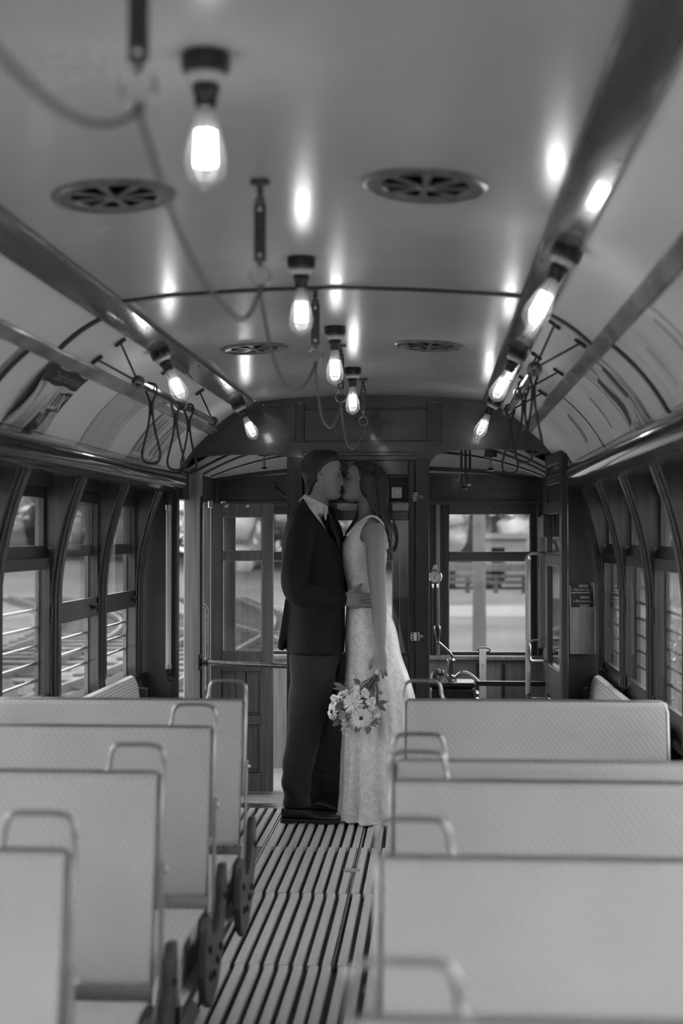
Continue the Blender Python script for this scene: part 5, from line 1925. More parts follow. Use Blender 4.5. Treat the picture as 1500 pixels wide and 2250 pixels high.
HEAD = [  # z, front x, back x, half width   (face toward +x, origin between the ears)
    (-0.122, 0.058, 0.020, 0.018), (-0.116, 0.072, 0.004, 0.034), (-0.104, 0.081, -0.012, 0.044), (-0.090, 0.083, -0.032, 0.051), (-0.080, 0.079, -0.046, 0.055),
    (-0.070, 0.085, -0.056, 0.058), (-0.062, 0.083, -0.064, 0.060), (-0.054, 0.086, -0.070, 0.062), (-0.044, 0.082, -0.076, 0.065), (-0.030, 0.083, -0.083, 0.069), (-0.012, 0.084, -0.090, 0.072),
    (0.005, 0.083, -0.095, 0.074), (0.020, 0.086, -0.099, 0.075), (0.032, 0.091, -0.100, 0.076), (0.048, 0.090, -0.101, 0.076), (0.066, 0.083, -0.099, 0.074), (0.084, 0.069, -0.090, 0.068),
    (0.100, 0.044, -0.072, 0.053), (0.110, 0.018, -0.050, 0.034), (0.115, -0.008, -0.026, 0.012)]


def head_rings(grow=0.0, n=48, face=True):
    rows = cr(HEAD, 3)
    rings = []
    for z, xf, xb, w in rows:
        xf += grow
        xb -= grow
        w += grow
        ring = []
        cx = (xf + xb) / 2 - 0.006
        for i in range(n):
            t = 2 * PI * i / n
            c, s = math.cos(t), math.sin(t)
            a = (xf - cx) if c > 0 else (cx - xb)
            pw = 2.35 if c > 0 else 2.1
            x = cx + a * math.copysign(abs(c) ** (2 / pw), c)
            y = w * math.copysign(abs(s) ** (2 / 2.1), s)
            if face and c > 0:
                # nose
                nz = max(0.0, 1 - abs((z + 0.036) / 0.020) ** 2) * 0.026 if z < -0.036 else max(0.0, 1 - (z + 0.036) / 0.062) ** 0.9 * 0.026
                x += nz * math.exp(-(y / (0.0125 if z > -0.02 else 0.016)) ** 2)
                # eye sockets, closed lids
                ex = math.exp(-((abs(y) - 0.031) / 0.015) ** 2 - ((z - 0.004) / 0.013) ** 2)
                x -= 0.010 * ex
                lx = math.exp(-((abs(y) - 0.031) / 0.010) ** 2 - ((z - 0.000) / 0.008) ** 2)
                x += 0.006 * lx
                # brow, cheek, lips, chin
                x += 0.003 * math.exp(-((abs(y) - 0.028) / 0.018) ** 2 - ((z - 0.024) / 0.006) ** 2)
                x += 0.004 * math.exp(-(y / 0.020) ** 2 - ((z + 0.066) / 0.0045) ** 2)
                x += 0.005 * math.exp(-(y / 0.017) ** 2 - ((z + 0.078) / 0.005) ** 2)
                x += 0.004 * math.exp(-(y / 0.018) ** 2 - ((z + 0.104) / 0.010) ** 2)
                y += 0.004 * math.copysign(1, s) * math.exp(-((z + 0.03) / 0.02) ** 2) * (1 - abs(c)) * c
            ring.append((x, y, z))
        rings.append(ring)
    return rings


def ear(mb, s):
    """outer ear as a curled disc on the side of the head"""
    pts = []
    for i in range(13):
        a = -0.6 + 5.2 * i / 12    # helix
        pts.append((-0.012 + 0.016 * math.cos(a + 1.2), s * (0.080 + 0.006 * (1 + math.cos(a))), -0.012 + 0.029 * math.sin(a + 1.2)))
    mb.tube(pts, 0.0055, 7)
    mb.ball((-0.010, s * 0.076, -0.014), 0.019, 10, 8, (0.75, 0.45, 1.35))
    mb.ball((-0.002, s * 0.081, -0.038), 0.008, 8, 6)


def head_matrix(c, sx, scale, tilt, yaw=0.0, roll=0.0):
    """sx +1 faces +x, -1 faces -x; tilt lifts the chin"""
    return (Matrix.Translation(c) @ Matrix.Diagonal((sx, 1, 1, 1)) @ Matrix.Rotation(yaw, 4, 'Z') @ Matrix.Rotation(roll, 4, 'X') @ Matrix.Rotation(-tilt, 4, 'Y') @ Matrix.Scale(scale, 4))


def limb(mb, pts, n=14, k=4):
    """tapered limb; pts rows: x,y,z,r"""
    r = cr([tuple(p) for p in pts], k)
    mb.tube([q_[:3] for q_ in r], [q_[3] for q_ in r], n)
    mb.ball(pts[-1][:3], pts[-1][3] * 0.98, 10, 6)


def finger(mb, pts, r0, r1):
    k = len(pts)
    q_ = cr([tuple(p) for p in pts], 3)
    mb.tube(q_, [r0 + (r1 - r0) * i / (len(q_) - 1) for i in range(len(q_))], 9)
    mb.ball(q_[-1], r1 * 0.99, 9, 6)
    mb.ball(q_[0], r0 * 0.99, 9, 6)


# ---- groom (faces right, seen from his right side)
GY = 7.08
groom = empty('person', (-0.25, GY, 0.0))
tag(groom, 'man in dark suit, white collar and tie, kissing with hand on her waist', 'person', 'kissing couple')
gb = MB()
GH = head_matrix((-0.213, GY - 0.020, 1.706), 1, 1.0, 0.03, 0.10)
hd = MB().loft(head_rings())
ear(hd, -1)
ear(hd, 1)
hd.xf(GH)
gb.add(hd.v, hd.f)
# neck, trunk, legs
gb.loft([ell(x, y, z, a, b_, 20) for z, x, y, a, b_ in ((1.50, -0.270, GY, 0.075, 0.075), (1.545, -0.258, GY, 0.064, 0.062), (1.60, -0.243, GY - 0.008, 0.060, 0.058), (1.655, -0.238, GY - 0.015, 0.062, 0.058), (1.69, -0.232, GY - 0.018, 0.060, 0.056))])
gb.loft(body_loft([(1.53, -0.325, -0.250, GY, 0.070), (1.47, -0.350, -0.235, GY, 0.09), (1.38, -0.355, -0.200, GY, 0.10), (1.20, -0.36, -0.155, GY, 0.15), (1.05, -0.36, -0.14, GY, 0.15), (0.92, -0.355, -0.145, GY, 0.145), (0.84, -0.345, -0.155, GY, 0.135)]))
for sy, fx in ((-1, -0.330), (1, -0.300)):
    limb(gb, [(-0.25, GY + sy * 0.075, 0.90, 0.075), (-0.265, GY + sy * 0.095, 0.66, 0.072), (-0.295, GY + sy * 0.10, 0.48, 0.052), (-0.335, GY + sy * 0.10, 0.30, 0.046), (-0.350, GY + sy * 0.10, 0.09, 0.034)])
# near arm and hand on her waist
WY = 6.962
limb(gb, [(-0.285, GY - 0.17, 1.43, 0.055), (-0.320, GY - 0.20, 1.27, 0.045), (-0.318, GY - 0.205, 1.14, 0.040), (-0.20, GY - 0.165, 1.105, 0.038), (-0.11, WY + 0.0, 1.095, 0.028)])
limb(gb, [(-0.275, GY + 0.17, 1.43, 0.055), (-0.30, GY + 0.20, 1.25, 0.045), (-0.25, GY + 0.20, 1.12, 0.040), (-0.12, GY + 0.175, 1.15, 0.036), (0.0, GY + 0.155, 1.19, 0.026), (0.06, GY + 0.145, 1.20, 0.02)])
# palm of the near hand, back toward the camera
rings = []
for x, zc, hz, hy in ((-0.125, 1.095, 0.026, 0.022), (-0.100, 1.094, 0.031, 0.021), (-0.070, 1.090, 0.039, 0.018), (-0.040, 1.088, 0.041, 0.015), (-0.018, 1.088, 0.040, 0.012)):
    rings.append([(x, WY + hy * math.cos(t), zc + hz * math.sin(t)) for t in [2 * PI * i / 16 for i in range(16)]])
gb.loft(rings)
for z0, ln, rr in ((1.1195, 0.072, 0.0080), (1.0985, 0.080, 0.0083), (1.0775, 0.074, 0.0080), (1.0575, 0.058, 0.0072)):
    finger(gb, [(-0.028, WY - 0.002, z0), (0.000, WY - 0.008, z0 + 0.001), (0.030, WY - 0.004, z0), (-0.018 + ln, WY + 0.012, z0 - 0.002)], rr, rr * 0.82)
finger(gb, [(-0.098, WY, 1.110), (-0.070, WY - 0.008, 1.132), (-0.040, WY - 0.010, 1.150), (-0.018, WY - 0.004, 1.166)], 0.0125, 0.0088)
mesh_obj('body', remesh(gb, 0.0034, 2), 'skin', groom)

# hair: short, swept up at the front
hr = MB()
rows = [(-0.096, -0.066, 0.040), (-0.080, -0.058, 0.052), (-0.058, -0.050, 0.066), (-0.041, -0.040, 0.0725), (-0.031, -0.014, 0.0735), (-0.022, 0.016, 0.0745), (-0.004, 0.024, 0.0765), (0.020, 0.030, 0.079), (0.036, 0.040, 0.081), (0.050, 0.058, 0.081), (0.064, 0.072, 0.080),
        (0.080, 0.080, 0.076), (0.098, 0.076, 0.066), (0.113, 0.060, 0.052), (0.124, 0.028, 0.034), (0.129, -0.010, 0.014)]
rings = []
for z, xf, w in cr(rows, 3):
    _, _, xb, _ = (0,) + lerp_tab([(r_[0], r_[1], r_[2], r_[3]) for r_ in HEAD], z)
    xb = xb - 0.011
    if z < -0.045:
        xb = min(xb, -0.088)
    if z > 0.095:
        xb = -0.095 + (z - 0.095) * 1.6
    cx = (xf + xb) / 2
    ring = []
    for i in range(44):
        t = 2 * PI * i / 44
        c, s = math.cos(t), math.sin(t)
        ring.append((cx + (xf - xb) / 2 * math.copysign(abs(c) ** 0.85, c), w * math.copysign(abs(s) ** 0.92, s), z))
    rings.append(ring)
hr.loft(rings)
rg = random.Random(3)
for k in range(46):
    yy = rg.uniform(-0.055, 0.055)
    x0 = rg.uniform(-0.03, 0.06)
    z0 = 0.100 + rg.uniform(-0.005, 0.012) - abs(yy) * 0.35
    hr.tube([(x0 - 0.045, yy, z0 - 0.002), (x0 - 0.015, yy * 1.02, z0 + 0.014), (x0 + 0.012, yy * 1.03, z0 + 0.010), (x0 + 0.022, yy * 1.05, z0 - 0.006)], [0.006, 0.008, 0.006, 0.003], 6)
hr.xf(GH)
mesh_obj('hair', remesh(hr, 0.004, 2), 'hair_black', groom)
MB().tube([(0.090, -0.016, 0.027), (0.0905, -0.030, 0.031), (0.080, -0.046, 0.028)], [0.002, 0.004, 0.002], 6).xf(GH).build('eyebrow', 'hair_black', groom, smooth=True)
MB().tube([(0.090, 0.016, 0.027), (0.0905, 0.030, 0.031), (0.080, 0.046, 0.028)], [0.002, 0.004, 0.002], 6).xf(GH).build('eyebrow', 'hair_black', groom, smooth=True)
for sy in (-1, 1):
    MB().tube([(0.0815, sy * 0.020, -0.003), (0.083, sy * 0.030, -0.007), (0.074, sy * 0.042, -0.004)], 0.0016, 6).xf(GH).build('eyelash', 'hair_black', groom, smooth=True)

# jacket: trunk + both sleeves fused, opened along the lapel line
jk = MB()
TR = [(1.618, -0.302, -0.225, GY, 0.060), (1.590, -0.322, -0.192, GY, 0.085), (1.556, -0.352, -0.176, GY, 0.135), (1.513, -0.379, -0.163, GY, 0.185), (1.434, -0.409, -0.142, GY, 0.205), (1.343, -0.421, -0.122, GY, 0.198),
      (1.241, -0.414, -0.110, GY, 0.185), (1.128, -0.396, -0.107, GY, 0.178), (1.038, -0.386, -0.106, GY, 0.182), (0.925, -0.391, -0.106, GY, 0.192), (0.860, -0.394, -0.107, GY, 0.194), (0.826, -0.393, -0.110, GY, 0.192)]
jk.loft(body_loft(TR, 36, 4, 2.3))
limb(jk, [(-0.292, GY - 0.158, 1.475, 0.062), (-0.312, GY - 0.186, 1.40, 0.070), (-0.335, GY - 0.208, 1.27, 0.066), (-0.338, GY - 0.214, 1.165, 0.064), (-0.300, GY - 0.208, 1.115, 0.062), (-0.21, GY - 0.172, 1.098, 0.054), (-0.118, WY + 0.004, 1.096, 0.042)], 20)
limb(jk, [(-0.282, GY + 0.158, 1.475, 0.062), (-0.30, GY + 0.186, 1.40, 0.070), (-0.31, GY + 0.21, 1.25, 0.064), (-0.27, GY + 0.205, 1.12, 0.060), (-0.14, GY + 0.180, 1.145, 0.052), (-0.01, GY + 0.160, 1.185, 0.040)], 20)
# back vent flap
jk.loft([[(-0.395, GY - 0.10, 1.10), (-0.36, GY - 0.10, 1.10), (-0.36, GY + 0.10, 1.10), (-0.395, GY + 0.10, 1.10)],
         [(-0.415, GY - 0.10, 0.97), (-0.37, GY - 0.10, 0.97), (-0.37, GY + 0.10, 0.97), (-0.415, GY + 0.10, 0.97)],
         [(-0.436, GY - 0.09, 0.852), (-0.41, GY - 0.09, 0.835), (-0.41, GY + 0.10, 0.835), (-0.436, GY + 0.10, 0.852)]])
nrm = Vector((0.11, 0, 0.075)).normalized()
jme = remesh(jk, 0.0065, 5, cut=[((-0.205, GY, 1.446), (0.083, 0, 0.060))])
mesh_obj('jacket', jme, 'suit', groom)
# creases on the sleeve
for k, (z, a) in enumerate(((1.20, 0.5), (1.165, 0.55), (1.235, 0.45))):
    MB().tube(cr([(-0.390, GY - 0.245 + 0.012 * k, z + 0.02), (-0.345, GY - 0.272, z - 0.01), (-0.300, GY - 0.262, z - 0.030)], 4), [0.0025] * 9, 6).build('sleeve_crease', 'suit', groom, smooth=True)
# trousers
tr = MB()
TT = [(0.935, -0.382, -0.116, GY, 0.165), (0.86, -0.378, -0.120, GY, 0.170), (0.80, -0.376, -0.130, GY, 0.168), (0.76, -0.372, -0.140, GY, 0.160)]
tr.loft(body_loft(TT, 30, 3, 2.4))
for sy, dx in ((-1, 0.0), (1, 0.035)):
    yc = GY + sy * 0.095
    rows = [(0.82, -0.376, -0.128, yc, 0.088), (0.74, -0.374, -0.143, yc, 0.088), (0.66, -0.374, -0.160, yc, 0.084), (0.547, -0.378, -0.190, yc, 0.078), (0.47, -0.385, -0.212, yc, 0.073), (0.40, -0.394, -0.226, yc, 0.071),
            (0.32, -0.402, -0.242, yc, 0.069), (0.22, -0.408, -0.262, yc, 0.067), (0.15, -0.409, -0.272, yc, 0.067), (0.105, -0.408, -0.268, yc, 0.068), (0.078, -0.402, -0.262, yc, 0.067)]
    rings = body_loft([(r_[0], r_[1] + dx * (1 - r_[0]), r_[2] + dx * (1 - r_[0]), r_[3], r_[4]) for r_ in rows], 26, 4, 2.3)
    for ring in rings:
        for i, p in enumerate(ring):
            z = p[2]
            wob = 0.005 * math.sin(z * 55 + p[0] * 30) * (1.0 if z < 0.25 else 0.35) + 0.004 * math.sin(z * 21 + i * 0.4)
            ring[i] = (p[0] + wob, p[1] + wob * 0.6, z)
    tr.loft(rings)
mesh_obj('trousers', remesh(tr, 0.0065, 3), 'trouser', groom)

# shirt, collar, tie
sr = MB()
SR = [(1.575, -0.305, -0.215, GY, 0.070), (1.545, -0.330, -0.212, GY, 0.10), (1.50, -0.35, -0.226, GY, 0.11), (1.43, -0.37, -0.190, GY, 0.12), (1.36, -0.37, -0.145, GY, 0.12), (1.30, -0.36, -0.130, GY, 0.12)]
sr.loft(body_loft(SR, 30, 3, 2.1))
mesh_obj('shirt', remesh(sr, 0.007, 3), 'shirt', groom)
co = MB()
cn = Vector((-0.258, GY - 0.004, 1.560))
ax = Vector((0.46, 0, 0.89)).normalized()
ux = Vector((0.89, 0, -0.46))
rings = []
for h, a, b_ in ((-0.022, 0.080, 0.078), (0.0, 0.0755, 0.073), (0.022, 0.070, 0.067), (0.026, 0.066, 0.063), (0.020, 0.064, 0.061), (-0.015, 0.066, 0.064)):
    rings.append([tuple(cn + ax * h + ux * (a * math.cos(t)) + Vector((0, b_ * math.sin(t), 0))) for t in [2 * PI * i / 32 for i in range(32)]])
co.loft(rings, cap=False)
for sy in (-1, 1):
    co.loft([[tuple(cn + ux * 0.070 + ax * 0.018 + Vector((0.0, sy * 0.018, 0))), tuple(cn + ux * 0.050 + ax * 0.020 + Vector((0, sy * 0.050, 0))), tuple(cn + ux * 0.052 + ax * 0.020 + Vector((0.0, sy * 0.056, 0)))],
             [tuple(cn + ux * 0.086 - ax * 0.010 + Vector((0.0, sy * 0.018, 0))), tuple(cn + ux * 0.064 - ax * 0.014 + Vector((0, sy * 0.056, 0))), tuple(cn + ux * 0.066 - ax * 0.014 + Vector((0.0, sy * 0.062, 0)))],
             [tuple(cn + ux * 0.090 - ax * 0.044 + Vector((0.004, sy * 0.030, 0))), tuple(cn + ux * 0.082 - ax * 0.040 + Vector((0, sy * 0.050, 0))), tuple(cn + ux * 0.084 - ax * 0.040 + Vector((0.0, sy * 0.056, 0)))]])
co.build('collar', 'shirt', groom, smooth=True)
ti = MB()
ti.loft([ell(x, GY, z, a, b_, 12) for z, x, a, b_ in ((1.552, -0.184, 0.014, 0.022), (1.530, -0.174, 0.020, 0.032), (1.504, -0.168, 0.016, 0.030))])
ti.loft([ell(x, GY, z, a, b_, 16) for z, x, a, b_ in ((1.516, -0.184, 0.024, 0.040), (1.46, -0.168, 0.040, 0.060), (1.40, -0.146, 0.036, 0.070), (1.33, -0.130, 0.024, 0.070), (1.25, -0.126, 0.014, 0.065))])
ti.build('tie', 'tie', groom, smooth=True)
bt = MB().lathe([(0.009, 0), (0.009, 0.003), (0.003, 0.004)], (-0.108, GY - 0.06, 1.10), 12, (1, -0.6, 0))
bt.build('button', 'ink_dark', groom, smooth=True)


def shoe(parent, xh, yc, ln=0.285, up=0.0):
    """lace-up leather shoe pointing +x, heel at xh"""
    e = []
    rows = []
    for t, w, h0, h1 in ((0.0, 0.020, 0.022, 0.075), (0.03, 0.030, 0.022, 0.084), (0.12, 0.034, 0.022, 0.092), (0.25, 0.034, 0.022, 0.094), (0.36, 0.034, 0.021, 0.088), (0.48, 0.038, 0.018, 0.072), (0.60, 0.044, 0.016, 0.058), (0.74, 0.047, 0.015, 0.050), (0.86, 0.043, 0.015, 0.044), (0.95, 0.030, 0.016, 0.036), (1.0, 0.010, 0.018, 0.026)):
        x = xh + ln * t
        rows.append((x, w, h0 + up, h1 + up))
    rings = []
    for x, w, h0, h1 in cr(rows, 3):
        ring = []
        for i in range(20):
            a = 2 * PI * i / 20
            c, s = math.cos(a), math.sin(a)
            zc, hz = (h0 + h1) / 2, (h1 - h0) / 2
            wz = w * (1.0 if s < 0 else (1 - 0.35 * s))
            ring.append((x, yc + wz * math.copysign(abs(c) ** 0.8, c), zc + hz * math.copysign(abs(s) ** 0.85, s)))
        rings.append(ring)
    up_ = MB().loft(rings).build('shoe', 'shoe_leather', parent, smooth='all')
    sr_ = [(xh - 0.004, 0.018), (xh + 0.01, 0.034), (xh + 0.06, 0.038), (xh + 0.13, 0.036), (xh + 0.18, 0.046), (xh + 0.225, 0.050), (xh + 0.262, 0.042), (xh + ln - 0.002, 0.026), (xh + ln + 0.006, 0.008)]
    out = [(x, yc - w) for x, w in sr_] + [(x, yc + w) for x, w in sr_[::-1]]
    MB().prism(out, 'z', 0.010 + up, 0.022 + up).build('sole', 'sole', up_, bevel=0.002, seg=1)
    hl = [(x, yc - w) for x, w in sr_[:3]] + [(x, yc + w) for x, w in sr_[:3][::-1]]
    MB().prism(hl, 'z', 0.001 + up, 0.011 + up).build('heel', 'sole', up_, bevel=0.002, seg=1)
    fl_ = [(x, yc - w) for x, w in sr_[4:]] + [(x, yc + w) for x, w in sr_[4:][::-1]]
    MB().prism(fl_, 'z', 0.001 + up, 0.011 + up).build('fore_sole', 'sole', up_, bevel=0.002, seg=1)
    for k in range(5):
        x = xh + 0.098 + 0.013 * k
        z = 0.092 - 0.0062 * k * 1.15 + up
        MB().tube([(x, yc - 0.018, z - 0.006), (x + 0.002, yc, z + 0.003), (x, yc + 0.018, z - 0.006)], 0.0022, 5).build('lace', 'ink_dark', up_, smooth=True)
    MB().tube([(xh + ln * 0.72, yc + 0.045 * math.cos(a), 0.020 + up + 0.034 * math.sin(a)) for a in [PI * i / 12 for i in range(13)]], 0.0015, 5).build('toe_seam', 'sole', up_, smooth=True)
    return up_


shoe(groom, -0.412, GY - 0.105)
shoe(groom, -0.330, GY + 0.10)

# ---- bride (faces left, seen from her left side)
BY = 7.10
bride = empty('person', (0.02, BY, 0.0))
tag(bride, 'woman in white lace gown with long dark wavy hair, being kissed', 'person', 'kissing couple')
BH = head_matrix((-0.026, BY + 0.006, 1.676), -1, 0.90, 0.26, -0.12)
bb = MB()
hd = MB().loft(head_rings())
hd.xf(BH)
bb.add(hd.v, hd.f)
bb.loft([ell(x, BY, z, a, b_, 20) for z, x, a, b_ in ((1.46, 0.020, 0.085, 0.085), (1.495, 0.020, 0.058, 0.060), (1.54, 0.008, 0.050, 0.050), (1.59, 0.008, 0.050, 0.049), (1.64, 0.014, 0.052, 0.050))])
bb.loft(body_loft([(1.510, -0.020, 0.060, BY, 0.075), (1.485, -0.045, 0.080, BY, 0.135), (1.455, -0.066, 0.092, BY, 0.165), (1.42, -0.084, 0.098, BY, 0.165), (1.36, -0.112, 0.098, BY, 0.148), (1.28, -0.105, 0.094, BY, 0.130), (1.16, -0.085, 0.076, BY, 0.112), (1.05, -0.09, 0.09, BY, 0.145), (0.93, -0.09, 0.135, BY, 0.165), (0.85, -0.08, 0.12, BY, 0.155)], 30, 4, 2.2))
for sy in (-1, 1):
    limb(bb, [(0.02, BY + sy * 0.07, 0.90, 0.085), (0.0, BY + sy * 0.07, 0.62, 0.062), (0.0, BY + sy * 0.06, 0.46, 0.046), (0.01, BY + sy * 0.06, 0.28, 0.042), (0.02, BY + sy * 0.06, 0.07, 0.030)])
# near arm, straight down, and the hand that holds the flowers
AY = BY - 0.165
limb(bb, [(0.046, AY + 0.012, 1.445, 0.052), (0.052, AY - 0.010, 1.40, 0.053), (0.055, AY - 0.022, 1.33, 0.050), (0.058, AY - 0.026, 1.24, 0.046), (0.066, AY - 0.026, 1.12, 0.039), (0.072, AY - 0.028, 1.02, 0.036), (0.076, AY - 0.034, 0.92, 0.029), (0.077, AY - 0.038, 0.845, 0.0225)], 18)
HYY = AY - 0.040
rings = []
for z, xc, hx, hy in ((0.862, 0.077, 0.025, 0.019), (0.838, 0.076, 0.029, 0.018), (0.812, 0.073, 0.037, 0.018), (0.790, 0.073, 0.039, 0.016), (0.772, 0.075, 0.038, 0.014)):
    rings.append([(xc + hx * math.cos(t), HYY + hy * math.sin(t), z) for t in [2 * PI * i / 16 for i in range(16)]])
bb.loft(rings)
for x0, dx, ln, rr in ((0.050, -0.010, 0.070, 0.0088), (0.067, 0.002, 0.066, 0.0090), (0.085, 0.006, 0.052, 0.0086), (0.101, 0.006, 0.040, 0.0078)):
    finger(bb, [(x0, HYY - 0.003, 0.785), (x0 + dx * 0.2, HYY - 0.013, 0.770 - ln * 0.18), (x0 + dx * 0.6, HYY - 0.010, 0.770 - ln * 0.55), (x0 + dx, HYY + 0.010, 0.770 - ln)], rr, rr * 0.8)
finger(bb, [(0.052, HYY, 0.822), (0.036, HYY - 0.006, 0.800), (0.028, HYY - 0.004, 0.780), (0.028, HYY + 0.006, 0.762)], 0.011, 0.0078)
# far arm around him
limb(bb, [(0.040, BY + 0.165, 1.445, 0.050), (0.02, BY + 0.20, 1.33, 0.046), (-0.04, BY + 0.215, 1.24, 0.040), (-0.14, BY + 0.21, 1.22, 0.034), (-0.22, BY + 0.225, 1.26, 0.026), (-0.27, BY + 0.225, 1.28, 0.02)], 14)
mesh_obj('body', remesh(bb, 0.0034, 2), 'skin', bride)
for sy in (-1, 1):
    MB().tube([(0.090, sy * 0.018, 0.026), (0.0905, sy * 0.030, 0.030), (0.080, sy * 0.044, 0.027)], [0.0015, 0.003, 0.0015], 6).xf(BH).build('eyebrow', 'hair_brown', bride, smooth=True)
    MB().tube([(0.0830, sy * 0.020, -0.003), (0.0845, sy * 0.030, -0.007), (0.075, sy * 0.043, -0.003)], 0.0019, 6).xf(BH).build('eyelash', 'hair_black', bride, smooth=True)

# long hair: cap fused with a falling mass and wavy locks
bh = MB()
rows = [(-0.092, -0.046, 0.056), (-0.070, -0.012, 0.074), (-0.045, 0.018, 0.084), (-0.015, 0.038, 0.090), (0.012, 0.046, 0.089), (0.038, 0.056, 0.085), (0.062, 0.076, 0.082), (0.086, 0.072, 0.074), (0.104, 0.052, 0.058), (0.116, 0.016, 0.036), (0.121, -0.014, 0.012)]
rings = []
for z, xf, w in cr(rows, 3):
    xb = lerp_tab([(r_[0], r_[2]) for r_ in HEAD], z)[0] - 0.020
    if z > 0.095:
        xb = -0.100 + (z - 0.095) * 1.8
    cx = (xf + xb) / 2
    rings.append([(cx + (xf - xb) / 2 * math.copysign(abs(math.cos(t)) ** 0.9, math.cos(t)), w * math.sin(t), z) for t in [2 * PI * i / 40 for i in range(40)]])
cap_ = MB().loft(rings).xf(BH)
bh.add(cap_.v, cap_.f)
FALL = [(1.752, 0.040, 0.066, BY - 0.004, 0.030), (1.735, 0.032, 0.086, BY - 0.006, 0.058), (1.71, 0.028, 0.102, BY - 0.010, 0.080), (1.68, 0.028, 0.112, BY - 0.014, 0.092), (1.62, 0.040, 0.112, BY - 0.018, 0.098), (1.56, 0.052, 0.104, BY - 0.02, 0.100), (1.50, 0.068, 0.110, BY - 0.02, 0.108), (1.45, 0.086, 0.128, BY - 0.02, 0.112), (1.40, 0.100, 0.138, BY - 0.02, 0.100), (1.355, 0.108, 0.128, BY - 0.03, 0.070), (1.325, 0.112, 0.122, BY - 0.03, 0.04)]
bh.loft(body_loft(FALL, 30, 4, 2.0))
rg = random.Random(5)
for k in range(90):
    ang = rg.uniform(-PI * 0.62, PI * 0.62)
    ph = rg.uniform(0, 6.28)
    amp = rg.uniform(0.004, 0.009)
    L_ = rg.uniform(0.30, 0.42)
    fr = rg.uniform(9, 13)
    pts = []
    for i in range(16):
        t = i / 15
        z = 1.700 - (L_ - 0.025) * t
        em_ = (0.35, 0.75, 0.92)[i] if i < 3 else 0.97
        x0_, x1_, yc_, yh_ = lerp_tab([tuple(r_) for r_ in FALL], z)
        w_ = amp * (0.15 + 1.3 * t * t)
        x = (x0_ + x1_) / 2 + (x1_ - x0_) / 2 * math.cos(ang) * em_ + w_ * math.sin(ph + t * fr)
        y_ = yc_ - yh_ * math.sin(ang) * em_ + w_ * math.cos(ph + t * fr)
        pts.append((x, y_, z))
    bh.tube(pts, [0.0062 - 0.003 * (i / 15) for i in range(16)], 6)
# front locks framing the cheek, and those over the far shoulder
for k in range(9):
    o_ = 0.006 * k
    bh.tube(cr([(-0.030 + o_, BY - 0.052, 1.748 - 0.003 * k), (-0.024 + o_, BY - 0.082, 1.71), (0.004 + o_, BY - 0.092, 1.645), (0.016 + o_, BY - 0.094, 1.58), (0.046 + o_ * 0.8, BY - 0.100, 1.525), (0.074 + o_ * 0.7, BY - 0.100, 1.475), (0.088 + o_ * 0.6, BY - 0.095, 1.42)], 3), [0.008] * 18 + [0.004], 6)
for k in range(12):
    o_ = 0.008 * k
    bh.tube(cr([(-0.03 + o_ * 0.4, BY + 0.08, 1.70), (-0.035 + o_ * 0.6, BY + 0.105, 1.60), (-0.055 + o_, BY + 0.115, 1.50), (-0.100 + o_ * 1.2, BY + 0.110, 1.42), (-0.120 + o_ + 0.01 * math.sin(k), BY + 0.105, 1.35 - 0.004 * k), (-0.105 + o_, BY + 0.10, 1.29)], 3), [0.012] * 15 + [0.005], 6)
mesh_obj('hair', remesh(bh, 0.0045, 1), 'hair_brown', bride)

# gown
gn = MB()
DR = [(1.435, -0.088, 0.060, BY, 0.120), (1.40, -0.106, 0.098, BY, 0.140), (1.377, -0.118, 0.104, BY, 0.150), (1.332, -0.127, 0.104, BY, 0.148), (1.264, -0.121, 0.099, BY, 0.134), (1.152, -0.096, 0.082, BY, 0.116), (1.061, -0.100, 0.098, BY, 0.146), (0.949, -0.106, 0.146, BY, 0.168),
      (0.813, -0.106, 0.174, BY, 0.172), (0.678, -0.109, 0.218, BY, 0.168), (0.543, -0.112, 0.248, BY, 0.168), (0.341, -0.116, 0.272, BY, 0.180), (0.15, -0.118, 0.285, BY, 0.195), (0.045, -0.124, 0.300, BY, 0.205), (0.008, -0.130, 0.305, BY, 0.212)]
rings = body_loft(DR, 96, 4, 2.15)
for ring in rings:
    z = ring[0][2]
    k = max(0.0, min(1.0, (0.80 - z) / 0.75))
    cx = sum(p[0] for p in ring) / len(ring)
    for i, p in enumerate(ring):
        a = math.atan2(p[1] - BY, p[0] - cx)
        w = 0.023 * k * (math.sin(a * 9 + 0.8 * math.sin(a * 3) + z * 0.6) + 0.45 * math.sin(a * 21 + 1.3))
        if z < 0.2:
            w += 0.006 * math.sin(a * 31) * (0.2 - z) / 0.2
        d = Vector((p[0] - cx, p[1] - BY, 0)).normalized()
        ring[i] = (p[0] + d.x * w, p[1] + d.y * w, max(p[2] + 0.004 * k * math.sin(a * 17), 0.003))
gn.loft(rings)
gme = remesh(gn, 0.0062, 2, cut=[((-0.02, BY, 1.405), (-0.28, 0, 0.96)), ((0.02, BY, 1.40), (0.45, 0, 0.89))])
mesh_obj('gown', gme, 'lace', bride)
BODY_UP = [(1.510, -0.020, 0.060, 0.075), (1.485, -0.045, 0.080, 0.135), (1.455, -0.066, 0.092, 0.165), (1.42, -0.084, 0.098, 0.165), (1.36, -0.112, 0.098, 0.148), (1.28, -0.105, 0.094, 0.130)]
